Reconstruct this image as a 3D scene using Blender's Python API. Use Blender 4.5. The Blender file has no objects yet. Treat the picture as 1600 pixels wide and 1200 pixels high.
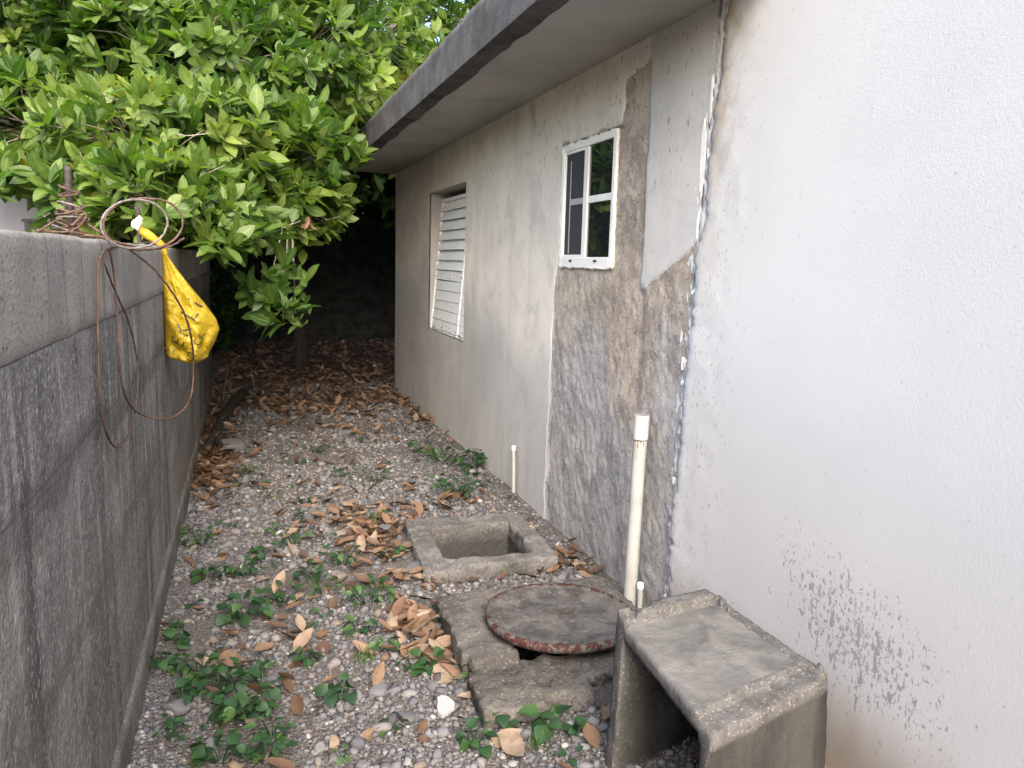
import bpy, bmesh, math, random
import numpy as np
from mathutils import Matrix, Vector

random.seed(7)
RNG = np.random.default_rng(7)
SC = bpy.context.scene
COL = SC.collection

# ------------------------------------------------------------------ camera
F_PX = 1200.0                                   # focal length in pixels of the 1600 wide picture
EYE = np.array([0.0, 0.0, 1.5])
_vy = np.array([380.0 - 800, -(400.0 - 600), -F_PX]); _vy /= np.linalg.norm(_vy)
_r = 0.028
_p = math.atan(-(math.sin(_r) * _vy[0] + math.cos(_r) * _vy[1]) / _vy[2])
_vz = np.array([math.sin(_r) * math.cos(_p), math.cos(_r) * math.cos(_p), math.sin(_p)])
ROT = np.array([np.cross(_vy, _vz), _vy, _vz])   # world = ROT @ camera
cam_data = bpy.data.cameras.new('camera')
cam_data.sensor_width = 36.0
cam_data.lens = 27.0
cam_data.clip_start = 0.05
cam_data.clip_end = 500.0
cam = bpy.data.objects.new('camera', cam_data)
COL.objects.link(cam)
m4 = Matrix([list(ROT[i]) + [EYE[i]] for i in range(3)] + [[0, 0, 0, 1]])
cam.matrix_world = m4
SC.camera = cam

# ------------------------------------------------------------------ sky and sun
SUN_EL, SUN_AZ = math.radians(36), math.radians(184)   # azimuth clockwise from +Y: hazy and low, behind the camera
world = bpy.data.worlds.new('World')
SC.world = world
world.use_nodes = True
wn = world.node_tree
wn.nodes.clear()
sky = wn.nodes.new('ShaderNodeTexSky')
sky.sky_type = 'NISHITA'
sky.sun_disc = False
sky.sun_elevation = SUN_EL
sky.sun_rotation = SUN_AZ
sky.air_density = 1.0
sky.dust_density = 6.0
sky.ozone_density = 0.6
bg = wn.nodes.new('ShaderNodeBackground')
bg.inputs['Strength'].default_value = 0.15
wo = wn.nodes.new('ShaderNodeOutputWorld')
wn.links.new(sky.outputs[0], bg.inputs[0])
wn.links.new(bg.outputs[0], wo.inputs[0])

sun_data = bpy.data.lights.new('sun', 'SUN')
sun_data.energy = 0.5
sun_data.angle = math.radians(80)
sun_data.color = (1.0, 0.95, 0.87)
sun = bpy.data.objects.new('sun', sun_data)
COL.objects.link(sun)
_sd = Vector((math.sin(SUN_AZ) * math.cos(SUN_EL), math.cos(SUN_AZ) * math.cos(SUN_EL), math.sin(SUN_EL)))
sun.rotation_euler = _sd.to_track_quat('Z', 'Y').to_euler()
sun.location = _sd * 30

SC.view_settings.view_transform = 'Standard'
SC.view_settings.look = 'None'
SC.view_settings.exposure = 2.2
SC.view_settings.gamma = 1.0
SC.view_settings.use_curve_mapping = False
SC.view_settings.use_white_balance = True
SC.view_settings.white_balance_temperature = 6250
SC.view_settings.white_balance_tint = 10
SC.cycles.max_bounces = 8
SC.cycles.diffuse_bounces = 5
SC.cycles.transmission_bounces = 6
SC.cycles.use_denoising = True

# ------------------------------------------------------------------ helpers
def ray(px, py):
    return ROT @ np.array([px - 800.0, -(py - 600.0), -F_PX])

def at(px, py, Y):
    """the point at depth Y metres that the photograph shows at that pixel"""
    d = ray(px, py); return EYE + d * (Y / d[1])

def ground_at(px, py, z=0.0):
    d = ray(px, py); return EYE + d * ((z - EYE[2]) / d[2])

def wall_at(px, py, x):
    d = ray(px, py); return EYE + d * (x / d[0])

def project(P):
    c = (np.asarray(P) - EYE) @ ROT
    return 800 + F_PX * c[..., 0] / -c[..., 2], 600 - F_PX * c[..., 1] / -c[..., 2], -c[..., 2]

def _hash(ix, iy, iz, seed):
    h = (ix.astype(np.int64) * 374761393 + iy.astype(np.int64) * 668265263 + iz.astype(np.int64) * 1274126177 + seed * 974634777) & 0xFFFFFFFF
    h = ((h ^ (h >> 13)) * 1103515245) & 0xFFFFFFFF
    h = ((h ^ (h >> 16)) * 2246822519) & 0xFFFFFFFF
    return ((h ^ (h >> 15)) & 0xFFFFFF) / float(0xFFFFFF)

def vnoise(x, y, z=None, seed=0):
    x = np.asarray(x, float); y = np.asarray(y, float)
    z = np.zeros_like(x) if z is None else np.asarray(z, float)
    x, y, z = np.broadcast_arrays(x, y, z)
    ix, iy, iz = np.floor(x), np.floor(y), np.floor(z)
    fx, fy, fz = x - ix, y - iy, z - iz
    fx = fx * fx * (3 - 2 * fx); fy = fy * fy * (3 - 2 * fy); fz = fz * fz * (3 - 2 * fz)
    r = 0
    for dx in (0, 1):
        for dy in (0, 1):
            for dz in (0, 1):
                w = (fx if dx else 1 - fx) * (fy if dy else 1 - fy) * (fz if dz else 1 - fz)
                r = r + w * _hash(ix + dx, iy + dy, iz + dz, seed)
    return r

def fbm(x, y, z=None, seed=0, octs=4):
    s, a, t = 0, 1.0, 0
    for o in range(octs):
        k = 2.0 ** o
        s = s + a * vnoise(np.asarray(x) * k, np.asarray(y) * k, None if z is None else np.asarray(z) * k, seed + o * 17)
        t += a; a *= 0.5
    return s / t                                   # 0..1

def sstep(a, b, x):
    t = np.clip((np.asarray(x, float) - a) / (b - a), 0, 1); return t * t * (3 - 2 * t)

def np_mesh(name, V, F, smooth=False, attrs=None, face_attrs=None):
    """V (n,3); F an (m,k) int array or a list of such arrays"""
    me = bpy.data.meshes.new(name)
    Fs = F if isinstance(F, list) else [F]
    Fs = [np.asarray(f, np.int32) for f in Fs if len(f)]
    V = np.asarray(V, np.float32)
    nl = sum(f.size for f in Fs); npoly = sum(len(f) for f in Fs)
    me.vertices.add(len(V)); me.vertices.foreach_set('co', V.ravel())
    me.loops.add(nl); me.polygons.add(npoly)
    me.loops.foreach_set('vertex_index', np.concatenate([f.ravel() for f in Fs]))
    starts, tot = [], 0
    for f in Fs:
        starts.append(tot + np.arange(len(f)) * f.shape[1]); tot += f.size
    me.polygons.foreach_set('loop_start', np.concatenate(starts).astype(np.int32))
    if smooth:
        me.polygons.foreach_set('use_smooth', np.ones(npoly, bool))
    for k, a in (attrs or {}).items():
        at_ = me.attributes.new(k, 'FLOAT', 'POINT'); at_.data.foreach_set('value', np.asarray(a, np.float32))
    for k, a in (face_attrs or {}).items():
        at_ = me.attributes.new(k, 'FLOAT', 'FACE'); at_.data.foreach_set('value', np.asarray(a, np.float32))
    me.update(calc_edges=True); me.validate()
    return me

def link(name, me, mat=None, parent=None):
    o = bpy.data.objects.new(name, me); COL.objects.link(o)
    if mat is not None and me is not None and len(me.materials) == 0:
        me.materials.append(mat)
    if parent is not None: o.parent = parent
    return o

def tag(o, label, cat, group=None, kind=None):
    o['label'] = label; o['category'] = cat
    if group: o['group'] = group
    if kind: o['kind'] = kind
    return o

def empty(name, loc=(0, 0, 0), rz=0.0):
    o = bpy.data.objects.new(name, None); COL.objects.link(o)
    o.location = loc; o.rotation_euler = (0, 0, rz); o.empty_display_size = 0.1
    return o

class MB:
    """collects verts and faces"""
    def __init__(s): s.v = []; s.f = []
    def add(s, vs, fs):
        b = len(s.v); s.v += [tuple(v) for v in vs]; s.f += [[i + b for i in f] for f in fs]
    def box(s, x0, x1, y0, y1, z0, z1):
        s.add([(x0, y0, z0), (x1, y0, z0), (x1, y1, z0), (x0, y1, z0), (x0, y0, z1), (x1, y0, z1), (x1, y1, z1), (x0, y1, z1)],
              [(3, 2, 1, 0), (4, 5, 6, 7), (0, 1, 5, 4), (1, 2, 6, 5), (2, 3, 7, 6), (3, 0, 4, 7)])
    def tube(s, pts, rad, n=6, cap=True):
        pts = [Vector(p) for p in pts]
        rads = rad if hasattr(rad, '__len__') else [rad] * len(pts)
        u = None; rings = []
        for i, p in enumerate(pts):
            t = (pts[min(i + 1, len(pts) - 1)] - pts[max(i - 1, 0)])
            if t.length < 1e-9: t = Vector((0, 0, 1))
            t.normalize()
            if u is None:
                u = t.cross(Vector((0.3, 0.2, 1))); u = u if u.length > 0.1 else t.cross(Vector((1, 0, 0)))
            u = (u - t * u.dot(t))
            if u.length < 1e-6: u = t.orthogonal()
            u.normalize(); w = t.cross(u)
            rings.append([p + (u * math.cos(2 * math.pi * k / n) + w * math.sin(2 * math.pi * k / n)) * rads[i] for k in range(n)])
        vs = [v for r in rings for v in r]; fs = []
        for i in range(len(pts) - 1):
            for k in range(n):
                a, b = i * n + k, i * n + (k + 1) % n
                fs.append((a, b, b + n, a + n))
        if cap:
            fs.append(tuple(range(n - 1, -1, -1))); fs.append(tuple(range((len(pts) - 1) * n, len(pts) * n)))
        s.add(vs, fs)
    def lathe(s, prof, cx, cy, n=24, z0=0.0):
        vs = []; fs = []
        for r, z in prof:
            for k in range(n):
                a = 2 * math.pi * k / n; vs.append((cx + r * math.cos(a), cy + r * math.sin(a), z0 + z))
        for i in range(len(prof) - 1):
            for k in range(n):
                a, b = i * n + k, i * n + (k + 1) % n
                fs.append((a, b, b + n, a + n))
        s.add(vs, fs)
    def build(s, name, mat, parent=None, smooth=False, bevel=0.0):
        me = bpy.data.meshes.new(name); me.from_pydata(s.v, [], s.f)
        if smooth: me.polygons.foreach_set('use_smooth', np.ones(len(me.polygons), bool))
        me.update()
        o = link(name, me, mat, parent)
        if bevel:
            b = o.modifiers.new('bevel', 'BEVEL'); b.width = bevel; b.segments = 2; b.limit_method = 'ANGLE'
        return o

def spline(pts, n=8):
    """Catmull-Rom through points"""
    P = [np.asarray(p, float) for p in pts]; P = [2 * P[0] - P[1]] + P + [2 * P[-1] - P[-2]]
    out = []
    for i in range(1, len(P) - 2):
        for k in range(n):
            t = k / n
            out.append(0.5 * ((2 * P[i]) + (-P[i - 1] + P[i + 1]) * t + (2 * P[i - 1] - 5 * P[i] + 4 * P[i + 1] - P[i + 2]) * t * t
                              + (-P[i - 1] + 3 * P[i] - 3 * P[i + 1] + P[i + 2]) * t ** 3))
    out.append(P[-2]); return out

# ------------------------------------------------------------------ materials
class Mat:
    def __init__(s, name, rough=0.9, spec=0.3):
        s.m = bpy.data.materials.new(name); s.m.use_nodes = True
        s.t = s.m.node_tree; s.b = s.t.nodes['Principled BSDF']; s.out = s.t.nodes['Material Output']
        s.b.inputs['Roughness'].default_value = rough
        s.b.inputs['Specular IOR Level'].default_value = spec
        s._pos = None
    def n(s, typ, **kw):
        nd = s.t.nodes.new(typ)
        for k, v in kw.items(): setattr(nd, k, v)
        return nd
    def set(s, sock, v):
        if hasattr(v, 'is_output') or isinstance(v, bpy.types.NodeSocket): s.t.links.new(v, sock)
        elif isinstance(v, (tuple, list)) and len(v) == 3 and len(sock.default_value) == 4: sock.default_value = (*v, 1)
        else: sock.default_value = v
    def pos(s):
        if s._pos is None: s._pos = s.n('ShaderNodeNewGeometry').outputs['Position']
        return s._pos
    def objpos(s):
        return s.n('ShaderNodeTexCoord').outputs['Object']
    def scaled(s, sc, src=None):
        mp = s.n('ShaderNodeMapping'); s.set(mp.inputs['Vector'], src or s.pos()); mp.inputs['Scale'].default_value = sc
        return mp.outputs[0]
    def noise(s, scale, detail=4, sc=None, rough=0.6, dist=0.0, src=None):
        nd = s.n('ShaderNodeTexNoise'); s.set(nd.inputs['Vector'], s.scaled(sc, src) if sc else (src or s.pos()))
        nd.inputs['Scale'].default_value = scale; nd.inputs['Detail'].default_value = detail
        nd.inputs['Roughness'].default_value = rough; nd.inputs['Distortion'].default_value = dist
        return nd.outputs[0]
    def voro(s, scale, sc=None, out='Distance', rand=1.0):
        nd = s.n('ShaderNodeTexVoronoi'); s.set(nd.inputs['Vector'], s.scaled(sc) if sc else s.pos())
        nd.inputs['Scale'].default_value = scale; nd.inputs['Randomness'].default_value = rand
        return nd.outputs[out]
    def attr(s, name):
        return s.n('ShaderNodeAttribute', attribute_name=name).outputs['Fac']
    def rng(s, v, a, b, c=0.0, d=1.0, smooth=True):
        nd = s.n('ShaderNodeMapRange'); nd.interpolation_type = 'SMOOTHSTEP' if smooth else 'LINEAR'
        s.set(nd.inputs[0], v); nd.inputs[1].default_value = a; nd.inputs[2].default_value = b
        nd.inputs[3].default_value = c; nd.inputs[4].default_value = d
        return nd.outputs[0]
    def math(s, op, a, b=0.0, clamp=False):
        nd = s.n('ShaderNodeMath', operation=op); nd.use_clamp = clamp; s.set(nd.inputs[0], a); s.set(nd.inputs[1], b)
        return nd.outputs[0]
    def mix(s, f, a, b, mode='MIX'):
        nd = s.n('ShaderNodeMix', data_type='RGBA', blend_type=mode)
        s.set(nd.inputs[0], f); s.set(nd.inputs[6], a); s.set(nd.inputs[7], b)
        return nd.outputs[2]
    def ramp(s, v, stops):
        nd = s.n('ShaderNodeValToRGB'); s.set(nd.inputs[0], v)
        el = nd.color_ramp.elements
        while len(el) < len(stops): el.new(0.5)
        for e, (p, c) in zip(el, stops): e.position = p; e.color = (*c, 1)
        return nd.outputs[0]
    def color(s, v): s.set(s.b.inputs['Base Color'], v)
    def bump(s, v, strength=0.5, dist=0.01):
        nd = s.n('ShaderNodeBump'); nd.inputs['Strength'].default_value = strength; nd.inputs['Distance'].default_value = dist
        s.set(nd.inputs['Height'], v); s.set(s.b.inputs['Normal'], nd.outputs[0])
    def sep(s):
        nd = s.n('ShaderNodeSeparateXYZ'); s.set(nd.inputs[0], s.pos()); return nd.outputs

def simple(name, col, rough=0.6, spec=0.4, var=0.15, scale=20, bump=0.15, bd=0.002, metal=0.0):
    M = Mat(name, rough, spec)
    f = M.noise(scale, 4)
    M.color(M.mix(M.rng(f, 0.3, 0.7), tuple(c * (1 - var) for c in col), tuple(min(1, c * (1 + var)) for c in col)))
    if bump: M.bump(M.noise(scale * 4, 3), bump, bd)
    M.b.inputs['Metallic'].default_value = metal
    return M.m

def make_block_mat():
    M = Mat('old_concrete_block', 0.95, 0.2)
    x, y, z = M.sep()
    big = M.noise(1.6, 5, dist=0.6)
    c = M.mix(M.rng(big, 0.35, 0.68), (0.108, 0.106, 0.102), (0.205, 0.199, 0.190))
    streak = M.noise(1.0, 4, sc=(9, 9, 0.55))
    streak2 = M.noise(1.0, 3, sc=(30, 30, 1.6))
    c = M.mix(M.math('MULTIPLY', M.rng(streak, 0.48, 0.66), 0.75), c, (0.05, 0.048, 0.047))
    pale = M.math('MULTIPLY', M.rng(M.noise(1.0, 4, sc=(12, 12, 1.1)), 0.54, 0.70), 0.6)
    c = M.mix(pale, c, (0.33, 0.32, 0.30))
    c = M.mix(M.math('MULTIPLY', M.rng(streak2, 0.5, 0.7), 0.35), c, (0.06, 0.058, 0.057))
    fleck = M.noise(140, 3, sc=(1, 1, 0.5))
    c = M.mix(M.math('MULTIPLY', M.rng(fleck, 0.54, 0.66), 0.65), c, (0.40, 0.39, 0.37))
    pits = M.noise(90, 2)
    c = M.mix(M.math('MULTIPLY', M.rng(pits, 0.60, 0.70), 0.6), c, (0.04, 0.04, 0.04))
    wet = M.math('ADD', z, M.math('MULTIPLY', M.math('SUBTRACT', M.noise(2.0, 4, sc=(1, 1.2, 2.5)), 0.5), 0.34))
    band = M.rng(M.math('ABSOLUTE', M.math('SUBTRACT', wet, 1.06)), 0.015, 0.085, 0.58, 0)
    band2 = M.rng(M.math('ABSOLUTE', M.math('SUBTRACT', wet, 0.66)), 0.01, 0.06, 0.4, 0)
    c = M.mix(band, c, (0.055, 0.05, 0.048)); c = M.mix(band2, c, (0.085, 0.075, 0.068))
    # brown smears of mud here and there, low down
    mud = M.math('MULTIPLY', M.rng(M.noise(1.1, 3, sc=(1, 1.3, 1)), 0.52, 0.66), M.rng(z, 0.3, 1.0, 0.75, 0.1))
    c = M.mix(mud, c, (0.15, 0.125, 0.105))
    M.color(c)
    h = M.math('ADD', M.math('MULTIPLY', M.noise(120, 4), 0.5), M.noise(35, 4))
    M.bump(h, 1.0, 0.012)
    return M.m

def make_beam_mat():
    M = Mat('cast_concrete_cap', 0.93, 0.2)
    c = M.mix(M.rng(M.noise(2.2, 5), 0.3, 0.7), (0.175, 0.164, 0.15), (0.275, 0.26, 0.238))
    c = M.mix(M.math('MULTIPLY', M.rng(M.noise(1.0, 4, sc=(11, 11, 0.5)), 0.52, 0.68), 0.7), c, (0.09, 0.085, 0.08))
    c = M.mix(M.math('MULTIPLY', M.rng(M.noise(150, 3), 0.56, 0.66), 0.6), c, (0.09, 0.085, 0.08))
    c = M.mix(M.math('MULTIPLY', M.rng(M.noise(60, 3), 0.62, 0.7), 0.7), c, (0.06, 0.058, 0.055))
    M.color(c); M.bump(M.noise(90, 5), 0.7, 0.006)
    return M.m

def make_wall_mat():
    """house wall: attribute rough = hacked-off rough cast, attribute beige = skim coat, paler and warmer upwards over grey cement"""
    M = Mat('cement_plaster', 0.92, 0.25)
    x, y, z = M.sep()
    wob = M.math('MULTIPLY', M.math('SUBTRACT', M.noise(55, 4), 0.5), 0.9)
    rough = M.rng(M.math('ADD', M.attr('rough'), wob), 0.42, 0.58)
    beige = M.rng(M.math('ADD', M.attr('beige'), M.math('MULTIPLY', wob, 0.6)), 0.15, 0.85)
    cloud = M.noise(1.5, 5, dist=0.4)
    drip = M.noise(1.0, 4, sc=(5, 5, 0.7))
    smooth_lo = M.mix(M.rng(cloud, 0.3, 0.7), (0.42, 0.415, 0.405), (0.53, 0.52, 0.50))
    smooth_hi = M.mix(M.rng(cloud, 0.3, 0.7), (0.61, 0.565, 0.495), (0.73, 0.685, 0.61))
    c = M.mix(beige, smooth_lo, smooth_hi)
    c = M.mix(M.math('MULTIPLY', M.rng(drip, 0.45, 0.75), 0.30), c, (0.36, 0.34, 0.31))
    c = M.mix(M.math('MULTIPLY', M.rng(M.noise(5.5, 6, dist=0.8, rough=0.65), 0.48, 0.70), 0.35), c, (0.33, 0.31, 0.285))
    # small vertical scars in the skim
    scar = M.rng(M.noise(1.0, 3, sc=(48, 48, 19)), 0.64, 0.69)
    scarz = M.rng(M.math('ADD', z, M.math('MULTIPLY', M.noise(2.0, 2), 0.8)), 1.9, 2.5)
    c = M.mix(M.math('MULTIPLY', M.math('MULTIPLY', scar, scarz), 0.8), c, (0.15, 0.125, 0.105))
    # rough zone
    r1 = M.noise(7, 5, dist=0.3); r2 = M.noise(60, 4)
    brown = M.attr('brown')
    rc = M.mix(M.rng(r1, 0.35, 0.65), (0.27, 0.266, 0.258), (0.42, 0.41, 0.397))
    rb = M.mix(M.rng(r1, 0.35, 0.65), (0.28, 0.235, 0.19), (0.45, 0.39, 0.32))
    rc = M.mix(brown, rc, rb)
    rc = M.mix(M.math('MULTIPLY', M.rng(r2, 0.54, 0.66), 0.55), rc, (0.075, 0.07, 0.064))
    rc = M.mix(M.math('MULTIPLY', M.rng(M.noise(75, 4), 0.55, 0.63), 0.6), rc, (0.47, 0.46, 0.44))
    c = M.mix(rough, c, rc)
    left_paint = M.math('ADD', M.math('MULTIPLY', M.attr('paint'), 0.30), M.noise(1.0, 5, sc=(38, 38, 15), dist=0.5, rough=0.65))
    c = M.mix(M.rng(left_paint, 0.76, 0.79), c, (0.74, 0.73, 0.70))
    crack = M.attr('crack')
    c = M.mix(crack, c, (0.04, 0.035, 0.03))
    M.color(c)
    hs = M.math('MULTIPLY', M.noise(70, 4), 0.25)
    hr = M.math('ADD', M.math('MULTIPLY', M.noise(45, 4), 0.6), M.noise(110, 5, rough=0.7))
    mixh = M.n('ShaderNodeMix'); M.set(mixh.inputs[0], rough); M.set(mixh.inputs[2], hs); M.set(mixh.inputs[3], hr)
    M.bump(mixh.outputs[0], 0.7, 0.007)
    return M.m

def make_white_mat():
    M = Mat('white_stucco_paint', 0.75, 0.3)
    x, y, z = M.sep()
    c = M.mix(M.rng(M.noise(1.2, 4), 0.3, 0.7), (0.545, 0.54, 0.528), (0.59, 0.584, 0.572))
    # fine dark flecks everywhere, bigger splashes low down near the box
    fl = M.rng(M.noise(75, 2), 0.70, 0.74)
    c = M.mix(M.math('MULTIPLY', fl, 0.5), c, (0.34, 0.33, 0.31))
    edge = M.rng(y, 1.95, 2.5)
    fl3 = M.rng(M.math('ADD', M.noise(1.0, 3, sc=(66, 66, 40)), M.math('MULTIPLY', edge, 0.10)), 0.70, 0.745)
    c = M.mix(M.math('MULTIPLY', fl3, 0.75), c, (0.36, 0.33, 0.30))
    # splash zone
    d1 = M.rng(M.math('ABSOLUTE', M.math('SUBTRACT', z, M.math('ADD', M.math('MULTIPLY', y, 0.22), 0.13))), 0.02, 0.34, 1, 0)
    d2 = M.rng(M.math('ABSOLUTE', M.math('SUBTRACT', y, 1.60)), 0.04, 0.56, 1, 0)
    zone = M.math('MULTIPLY', d1, d2)
    sp = M.math('MAXIMUM', M.noise(1.0, 3, sc=(95, 95, 60), dist=0.6), M.math('SUBTRACT', M.noise(1.0, 3, sc=(40, 40, 17), dist=0.8), 0.02))
    sp = M.rng(M.math('ADD', sp, M.math('MULTIPLY', zone, 0.17)), 0.70, 0.735)
    c = M.mix(M.math('MULTIPLY', M.math('MULTIPLY', sp, M.rng(zone, 0.0, 0.25)), 0.85), c, (0.27, 0.265, 0.257))
    # brown rain splash at the foot
    mudz = M.rng(M.math('ADD', z, M.math('MULTIPLY', M.noise(3.0, 4, sc=(1, 1, 0.4)), 0.35)), 0.22, 0.55, 1, 0)
    c = M.mix(M.math('MULTIPLY', mudz, 0.8), c, (0.27, 0.215, 0.165))
    # a brown smear down the ragged edge, at the top
    em = M.math('MULTIPLY', M.rng(M.math('ADD', y, M.math('MULTIPLY', M.math('SUBTRACT', M.noise(9, 4), 0.5), 0.35)), 2.33, 2.47), M.rng(z, 1.2, 2.3))
    c = M.mix(M.math('MULTIPLY', em, 0.9), c, (0.36, 0.30, 0.23))
    M.color(c)
    h = M.math('ADD', M.noise(120, 2), M.math('MULTIPLY', M.noise(260, 3), 0.8))
    M.bump(h, 0.16, 0.004)
    return M.m

def make_rough_concrete(name, dark, light, spots=(0.34, 0.33, 0.31), stain=(0.06, 0.055, 0.05), stain_amt=0.6, bumpd=0.006, pit_shade=False):
    M = Mat(name, 0.95, 0.2)
    c = M.mix(M.rng(M.noise(5, 5), 0.33, 0.68), dark, light)
    c = M.mix(M.math('MULTIPLY', M.rng(M.noise(3.3, 5, dist=0.8), 0.52, 0.68), stain_amt), c, stain)
    c = M.mix(M.math('MULTIPLY', M.rng(M.noise(95, 5), 0.56, 0.68), 0.6), c, spots)
    c = M.mix(M.math('MULTIPLY', M.rng(M.noise(70, 5), 0.55, 0.66), 0.8), c, stain)
    if pit_shade:  # shade of the pit painted in: walls darken below ground level
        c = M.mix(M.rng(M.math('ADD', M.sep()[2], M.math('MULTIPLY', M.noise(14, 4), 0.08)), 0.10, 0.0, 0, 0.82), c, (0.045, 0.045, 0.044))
    M.color(c)
    M.bump(M.math('ADD', M.noise(45, 6, rough=0.7), M.math('MULTIPLY', M.noise(120, 5), 0.7)), 1.0, bumpd)
    return M.m

def make_box_mat():
    M = Mat('cast_box_concrete', 0.93, 0.2)
    skim = M.attr('skim')
    ag = M.mix(M.rng(M.noise(14, 5), 0.3, 0.7), (0.075, 0.073, 0.070), (0.13, 0.127, 0.121))
    ag = M.mix(M.math('MULTIPLY', M.rng(M.noise(120, 3), 0.58, 0.67), 0.7), ag, (0.32, 0.30, 0.27))
    ag = M.mix(M.math('MULTIPLY', M.rng(M.noise(75, 3), 0.60, 0.68), 0.8), ag, (0.06, 0.053, 0.045))
    sk = M.mix(M.rng(M.noise(6, 5, dist=0.6), 0.32, 0.68), (0.088, 0.087, 0.084), (0.168, 0.164, 0.154))
    sk = M.mix(M.math('MULTIPLY', M.rng(M.noise(8, 6, dist=1.0), 0.54, 0.62), 0.75), sk, (0.115, 0.115, 0.113))
    f = M.rng(M.math('ADD', skim, M.math('MULTIPLY', M.math('SUBTRACT', M.noise(30, 4), 0.5), 0.8)), 0.4, 0.6)
    c = M.mix(f, ag, sk)
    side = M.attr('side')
    sd = M.mix(M.rng(M.noise(1.0, 4, sc=(7, 7, 1.5)), 0.4, 0.65), (0.062, 0.060, 0.056), (0.033, 0.031, 0.029))  # near face darkened in colour against the light falling on it
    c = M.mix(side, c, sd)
    inner_shade = M.attr('inside')
    c = M.mix(M.math('MULTIPLY', inner_shade, M.rng(M.noise(7, 4), 0.35, 0.6, 0.3, 0.95)), c, (0.035, 0.034, 0.033))  # shade painted into the hollow, stronger away from the opening
    M.color(c)
    M.bump(M.math('ADD', M.noise(45, 5), M.math('MULTIPLY', M.noise(150, 3), 0.6)), 0.7, 0.006)
    return M.m

def make_ground_mat():
    M = Mat('gravelly_soil', 0.97, 0.15)
    c = M.ramp(M.noise(45, 5), [(0.30, (0.058, 0.052, 0.05)), (0.48, (0.13, 0.12, 0.114)), (0.60, (0.205, 0.195, 0.19)), (0.72, (0.32, 0.31, 0.30))])
    c2 = M.mix(M.rng(M.voro(95), 0.0, 0.5), (0.23, 0.217, 0.205), (0.085, 0.074, 0.065))
    c = M.mix(0.5, c, c2)
    c = M.mix(M.math('MULTIPLY', M.rng(M.noise(2.2, 4), 0.48, 0.66), 0.6), c, (0.115, 0.098, 0.082))
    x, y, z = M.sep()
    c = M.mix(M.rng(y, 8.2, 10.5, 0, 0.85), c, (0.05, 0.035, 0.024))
    M.color(c)
    M.bump(M.math('ADD', M.noise(60, 4), M.math('MULTIPLY', M.voro(95), 0.8)), 0.9, 0.012)
    return M.m

def make_pebble_mat():
    M = Mat('crushed_limestone', 0.9, 0.25)
    c = M.ramp(M.attr('tint'), [(0.0, (0.045, 0.046, 0.05)), (0.18, (0.086, 0.089, 0.098)), (0.42, (0.138, 0.140, 0.150)),
                                (0.64, (0.192, 0.190, 0.196)), (0.78, (0.155, 0.128, 0.108)), (0.88, (0.27, 0.272, 0.285)), (1.0, (0.45, 0.455, 0.465))])
    c = M.mix(M.math('MULTIPLY', M.rng(M.noise(90, 4), 0.5, 0.7), 0.45), c, (0.13, 0.115, 0.095))
    M.color(c); M.bump(M.noise(180, 3), 0.5, 0.003)
    return M.m

def make_leaf_mat(name, stops, trans=0.35, rough=0.35, tcol=None):
    M = Mat(name, rough, 0.45)
    a = M.attr('tint')
    c = M.ramp(a, stops)
    c = M.mix(M.math('MULTIPLY', M.rng(M.noise(30, 3), 0.4, 0.7), 0.3), c, tuple(v * 0.55 for v in stops[0][1]))
    vein = M.attr('rib')
    c = M.mix(M.math('MULTIPLY', M.rng(vein, 0.8, 1.0), 0.22), c, tuple(min(1, v * 1.5 + 0.02) for v in stops[-2][1]))
    M.color(c)
    tr = M.n('ShaderNodeBsdfTranslucent'); tc = M.mix(1.0, c, tcol or (1.5, 1.7, 0.5), 'MULTIPLY'); M.set(tr.inputs[0], tc)
    mx = M.n('ShaderNodeMixShader'); mx.inputs[0].default_value = trans
    M.t.links.new(M.b.outputs[0], mx.inputs[1]); M.t.links.new(tr.outputs[0], mx.inputs[2])
    M.t.links.new(mx.outputs[0], M.out.inputs[0])
    return M.m

MAT = {}
MAT['block'] = make_block_mat()
MAT['beam'] = make_beam_mat()
MAT['wall'] = make_wall_mat()
MAT['white'] = make_white_mat()
MAT['ground'] = make_ground_mat()
MAT['pebble'] = make_pebble_mat()
MAT['collar'] = make_rough_concrete('weathered_collar_concrete', (0.13, 0.127, 0.122), (0.24, 0.234, 0.223), stain_amt=0.45, bumpd=0.014, pit_shade=True)
MAT['slab'] = make_rough_concrete('broken_collar_concrete', (0.085, 0.08, 0.074), (0.17, 0.16, 0.148), stain_amt=0.6, bumpd=0.014, pit_shade=True)
MAT['fascia'] = make_rough_concrete('stained_fascia_concrete', (0.068, 0.065, 0.065), (0.125, 0.12, 0.119), spots=(0.2, 0.19, 0.185), stain=(0.05, 0.047, 0.047), stain_amt=0.5, bumpd=0.003)
MAT['box'] = make_box_mat()
MAT['backblock'] = simple('shade_dark_block', (0.03, 0.031, 0.03), 0.95, 0.1, 0.45, 6, 0.5, 0.006)  # block colour darkened to stand in for deep shade
MAT['plinth'] = make_rough_concrete('footing_render', (0.09, 0.085, 0.077), (0.15, 0.142, 0.13), stain=(0.07, 0.062, 0.055), stain_amt=0.6, bumpd=0.006)
MAT['joint'] = simple('recessed_mortar', (0.075, 0.072, 0.068), 0.97, 0.1, 0.3, 12, 0.6, 0.004)
MAT['vinyl'] = simple('white_vinyl', (0.80, 0.79, 0.75), 0.4, 0.5, 0.04, 8, 0.05, 0.001)
MAT['caulk'] = simple('white_caulk', (0.78, 0.77, 0.73), 0.8, 0.3, 0.06, 30, 0.6, 0.004)
MAT['pvc'] = simple('aged_pvc', (0.35, 0.352, 0.34), 0.42, 0.45, 0.10, 9, 0.08, 0.001)
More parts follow.
